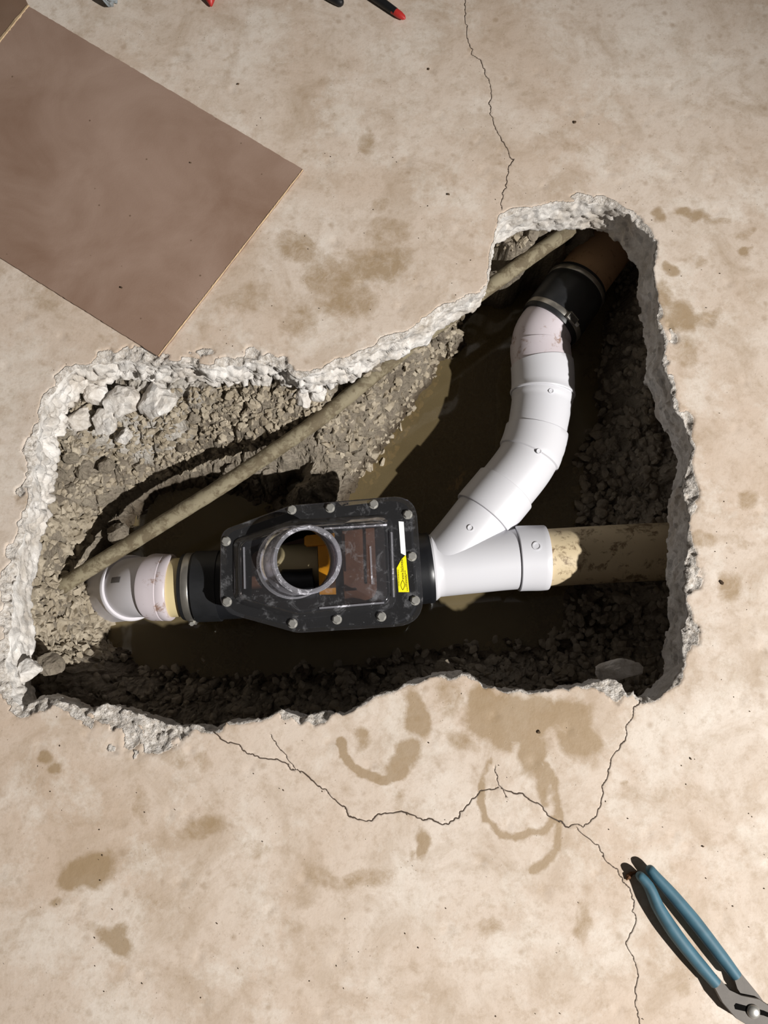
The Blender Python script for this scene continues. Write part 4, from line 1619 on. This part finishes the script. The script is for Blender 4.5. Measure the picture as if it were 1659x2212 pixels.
bd = board('hardboard_panel', [(60, 12), (655, 366), (342, 770), (-250, 400)], .0008, .0062, 'board', 'brown hardboard sheet lying on the concrete with a frayed edge')
frayed(bd, (342, 769), (654, 367), .0062, .0030, .0045)
frayed(bd, (62, 12), (-246, 398), .0062, .009, .010)
board('board', [(48, -14), (60, 8), (-258, 392), (-520, 240), (-200, -190)], .0008, .0050, 'board_dark', 'darker brown board butting against the hardboard sheet corner')

# ------------------------------------------------------------------ water pump pliers, near right
def lever(outline_px, z0, z1, mat='tool'):
    P = xy(outline_px, z1)
    if sum(a_[0] * b_[1] - b_[0] * a_[1] for a_, b_ in zip(P, P[1:] + P[:1])) < 0:
        P = P[::-1]
    return slabvf(P, z0, z1, .0008)


pl = thing('pliers', W(1560, 2120, 0), 'slip-joint pliers with worn blue grips and grey steel jaws', 'pliers')
gz = .0165
g1 = Path([W(1403, 1876, gz), W(1420, 1897, gz), W(1450, 1930, gz), W(1500, 1990, gz), W(1550, 2055, gz), W(1590, 2108, gz)])
g2 = Path([W(1381, 1890, gz), W(1402, 1915, gz), W(1422, 1960, gz), W(1458, 2016, gz), W(1500, 2070, gz), W(1546, 2124, gz)])
for gpth, top, nm in ((g1, [(1579, 2092), (1596, 2096), (1640, 2150), (1664, 2185), (1690, 2215), (1700, 2240), (1680, 2240), (1650, 2200), (1612, 2165), (1592, 2135)], 'upper'),
                      (g2, [(1532, 2112), (1548, 2106), (1575, 2138), (1600, 2150), (1640, 2158), (1680, 2185), (1740, 2230), (1800, 2290), (1770, 2300), (1700, 2262), (1640, 2230), (1590, 2200), (1560, 2165)], 'lower')):
    zt = .0215 if nm == 'lower' else .0155
    V, F = lever(top, zt - .009, zt)
    lv = link('lever', mesh_of('lever', V, F, 'tool'), pl)
    L = gpth.L
    V, F = turned(gpth, [(-.004, .0030), (-.002, .0056), (.002, .0070), (.02, .0082), (.05, .0094), (L * .5, .0104), (L * .85, .0096), (L, .0086), (L + .001, .006)], 28, flat=(1.0, 1.25))
    link('grip', sharp_smooth(mesh_of('grip', V, F, 'grip'), 50), lv)
# jaws run on out of the picture
V, F = lever([(1690, 2190), (1730, 2180), (1790, 2200), (1850, 2250), (1880, 2310), (1860, 2320), (1810, 2290), (1760, 2262), (1700, 2240)], .006, .0175)
link('jaw', mesh_of('jaw', V, F, 'tool'), pl)
V, F = lever([(1700, 2262), (1770, 2300), (1830, 2330), (1870, 2335), (1860, 2365), (1790, 2360), (1720, 2310)], .010, .0215)
link('jaw', mesh_of('jaw', V, F, 'tool'), pl)
# slot with pivot bolt
V, F = slabvf(xy([(1586, 2172), (1590, 2167), (1650, 2183), (1700, 2205), (1698, 2213), (1650, 2194), (1588, 2180)], .0218)[::-1], .0190, .0218)
link('slot', mesh_of('slot', V, F, 'slot'), pl)
pc = W(1627, 2185, .0218)
V, F = turned(Path([pc - UPV * .004, pc + UPV * .001, pc + UPV * .006]), [(0, .0098), (.005, .0098), (.0075, .0086), (.0094, .0052), (.010, .001)], 28, up=Vector((0, 1, 0)), step=.002)
link('pivot_bolt', sharp_smooth(mesh_of('pivot_bolt', V, F, 'bolt'), 40), pl)

# ------------------------------------------------------------------ tools at the far edge of the picture
tp = thing('pliers', W(770, -60, 0), 'tool with two black red-tipped handles lying at the far edge', 'pliers')
for pts, red in (([W(872, 38, .008), W(838, 14, .009), W(790, -22, .010), W(730, -80, .010)], True), ([W(741, 8, .008), W(722, -2, .009), (W(700, -20, .010)), W(680, -60, .010)], False)):
    q = Path(pts)
    V, F = turned(q, [(.018 if red else 0, .004), (.020 if red else .003, .0075), (q.L * .6, .0095), (q.L, .0085)], 20)
    gr = link('handle', sharp_smooth(mesh_of('handle', V, F, 'black_grip'), 50), tp)
    if red:
        V, F = turned(q, [(-.004, .0015), (.0, .0050), (.010, .0072), (.026, .0078), (.030, .0070)], 16, flat=(1, .9))
        link('red_tip', sharp_smooth(mesh_of('red_tip', V, F, 'red'), 50), gr)
V, F = slabvf(xy([(650, -80), (740, -90), (760, -150), (640, -180)], .012)[::-1], .003, .012, .001)
link('jaw', mesh_of('jaw', V, F, 'tool'), tp)

rt = thing('screwdriver', W(445, -40, 0), 'red plastic handle tip poking in at the far edge', 'tool')
q = Path([W(456, 12, .006), W(455, 2, .009), W(450, -25, .011), W(446, -80, .011)])
V, F = turned(q, [(-.002, .001), (0, .003), (.010, .0085), (.03, .0110), (q.L - .01, .0110), (q.L, .008)], 18)
link('handle', sharp_smooth(mesh_of('handle', V, F, 'red'), 50), rt)
q = Path([W(446, -80, .011), W(444, -120, .011), W(442, -200, .011)])
V, F = turned(q, [(0, .003), (q.L, .003)], 10)
link('shaft', mesh_of('shaft', V, F, 'tool'), rt)

# crumpled blue-grey plastic at the far edge
c = W(238, -4, .0)
bm = bmesh.new()
bmesh.ops.create_icosphere(bm, subdivisions=4, radius=1)
for v in bm.verts:
    p = v.co.copy()
    f_ = 1 + .35 * (float(fbm(np.array(p.x * 2.4 + p.z), np.array(p.y * 2.4 - p.z), 3, 88)) - .5) * 2
    v.co = Vector((p.x * .020 * f_, p.y * .036 * f_, max(p.z, -.75) * .030 * f_))
me = bpy.data.meshes.new('plastic_wrap')
bm.to_mesh(me); bm.free()
me.materials.append(M['wrap'])
zmin = min(v.co.z for v in me.vertices)
wr = bpy.data.objects.new('plastic_wrap', me)
COL.objects.link(wr)
wr.location = (c.x, c.y, -zmin)
wr.rotation_euler = (0, 0, .35)
tag(wr, 'crumpled shiny blue-grey plastic lying at the far edge behind the board', 'plastic wrap')

# ------------------------------------------------------------------ crumbs on the floor
CR, CF = [], []
def crumb(x, y, r, z=0.0):
    pr = ANG[random.randrange(len(ANG))]
    Mx = Matrix.LocRotScale(Vector((x, y, z + r * .3)), Matrix.Rotation(random.uniform(0, 6.28), 3, 'Z'), Vector((r, r * random.uniform(.5, 1), r * .6)))
    o_ = len(CR)
    CR.extend(Mx @ v.co for v in pr.vertices)
    CF.extend(tuple(k + o_ for k in p.vertices) for p in pr.polygons)


cxs = RNG.uniform(-.62, .62, 420)
cys = RNG.uniform(-.5, 1.05, 420)
cd_, _a = polydist(cxs, cys, COARSE)
free = (~inside(cxs, cys, COARSE)) & (cd_ > .012) & (~inside(cxs, cys, xy([(75, -10), (675, 366), (342, 790), (-280, 400), (-560, 230), (-200, -220)])))
for x, y in zip(cxs[free], cys[free]):
    crumb(x, y, random.uniform(.0007, .0019))
me = mesh_of('crumbs', CR, CF, 'crumb')
tag(link('crumbs', me), 'dark crumbs and grit scattered over the concrete floor', 'crumbs', None, 'stuff')
for (u, v, r, labt) in ((1163, 1581, .0050, 'dark pebble lying in the wet stain by the near edge'),
                        (1518, 1828, .0030, 'small dark pebble above the blue pliers grips'),
                        (968, 421, .0042, 'dark crumb near the long crack in the far concrete'),
                        (515, 183, .0042, 'dark crumb just beyond the hardboard edge'),
                        (1241, 265, .0050, 'grey-brown crumb in the far right of the concrete'),
                        (925, 150, .0036, 'brown crumb on the far concrete left of the crack'),
                        (1492, 1638, .0028, 'dark crumb on the pale concrete right of the near crack'),
                        (1558, 1258, .0060, 'crumbled brown clod on the concrete right of the pit'),
                        (412, 352, .0030, 'dark grain lying on the brown hardboard sheet'),
                        (262, 622, .0048, 'dark flat speck on the near end of the hardboard sheet')):
    z = .0064 if 'on the' in labt and 'hardboard sheet' in labt else 0.0
    q = W(u, v, z)
    o = bpy.data.objects.new('pebble', hull_mesh('pebble', 12, 'crumb', .3, int(u)))
    COL.objects.link(o)
    o.location = (q.x, q.y, z + r * .40)
    o.scale = (r * .8, r, r * .6)
    tag(o, labt, 'pebble')
# wood splinter at the tip of the grips
V, F = turned(Path([W(1353, 1901, .002), W(1358, 1893, .004), W(1366, 1886, .003), W(1374, 1884, .002)]), [(0, .001), (.006, .0042), (.014, .003), (.026, .0008)], 7)
single('wood_splinter', mesh_of('wood_splinter', V, F, 'splinter'), 'dark wood splinter at the tip of the blue pliers grips', 'splinter')
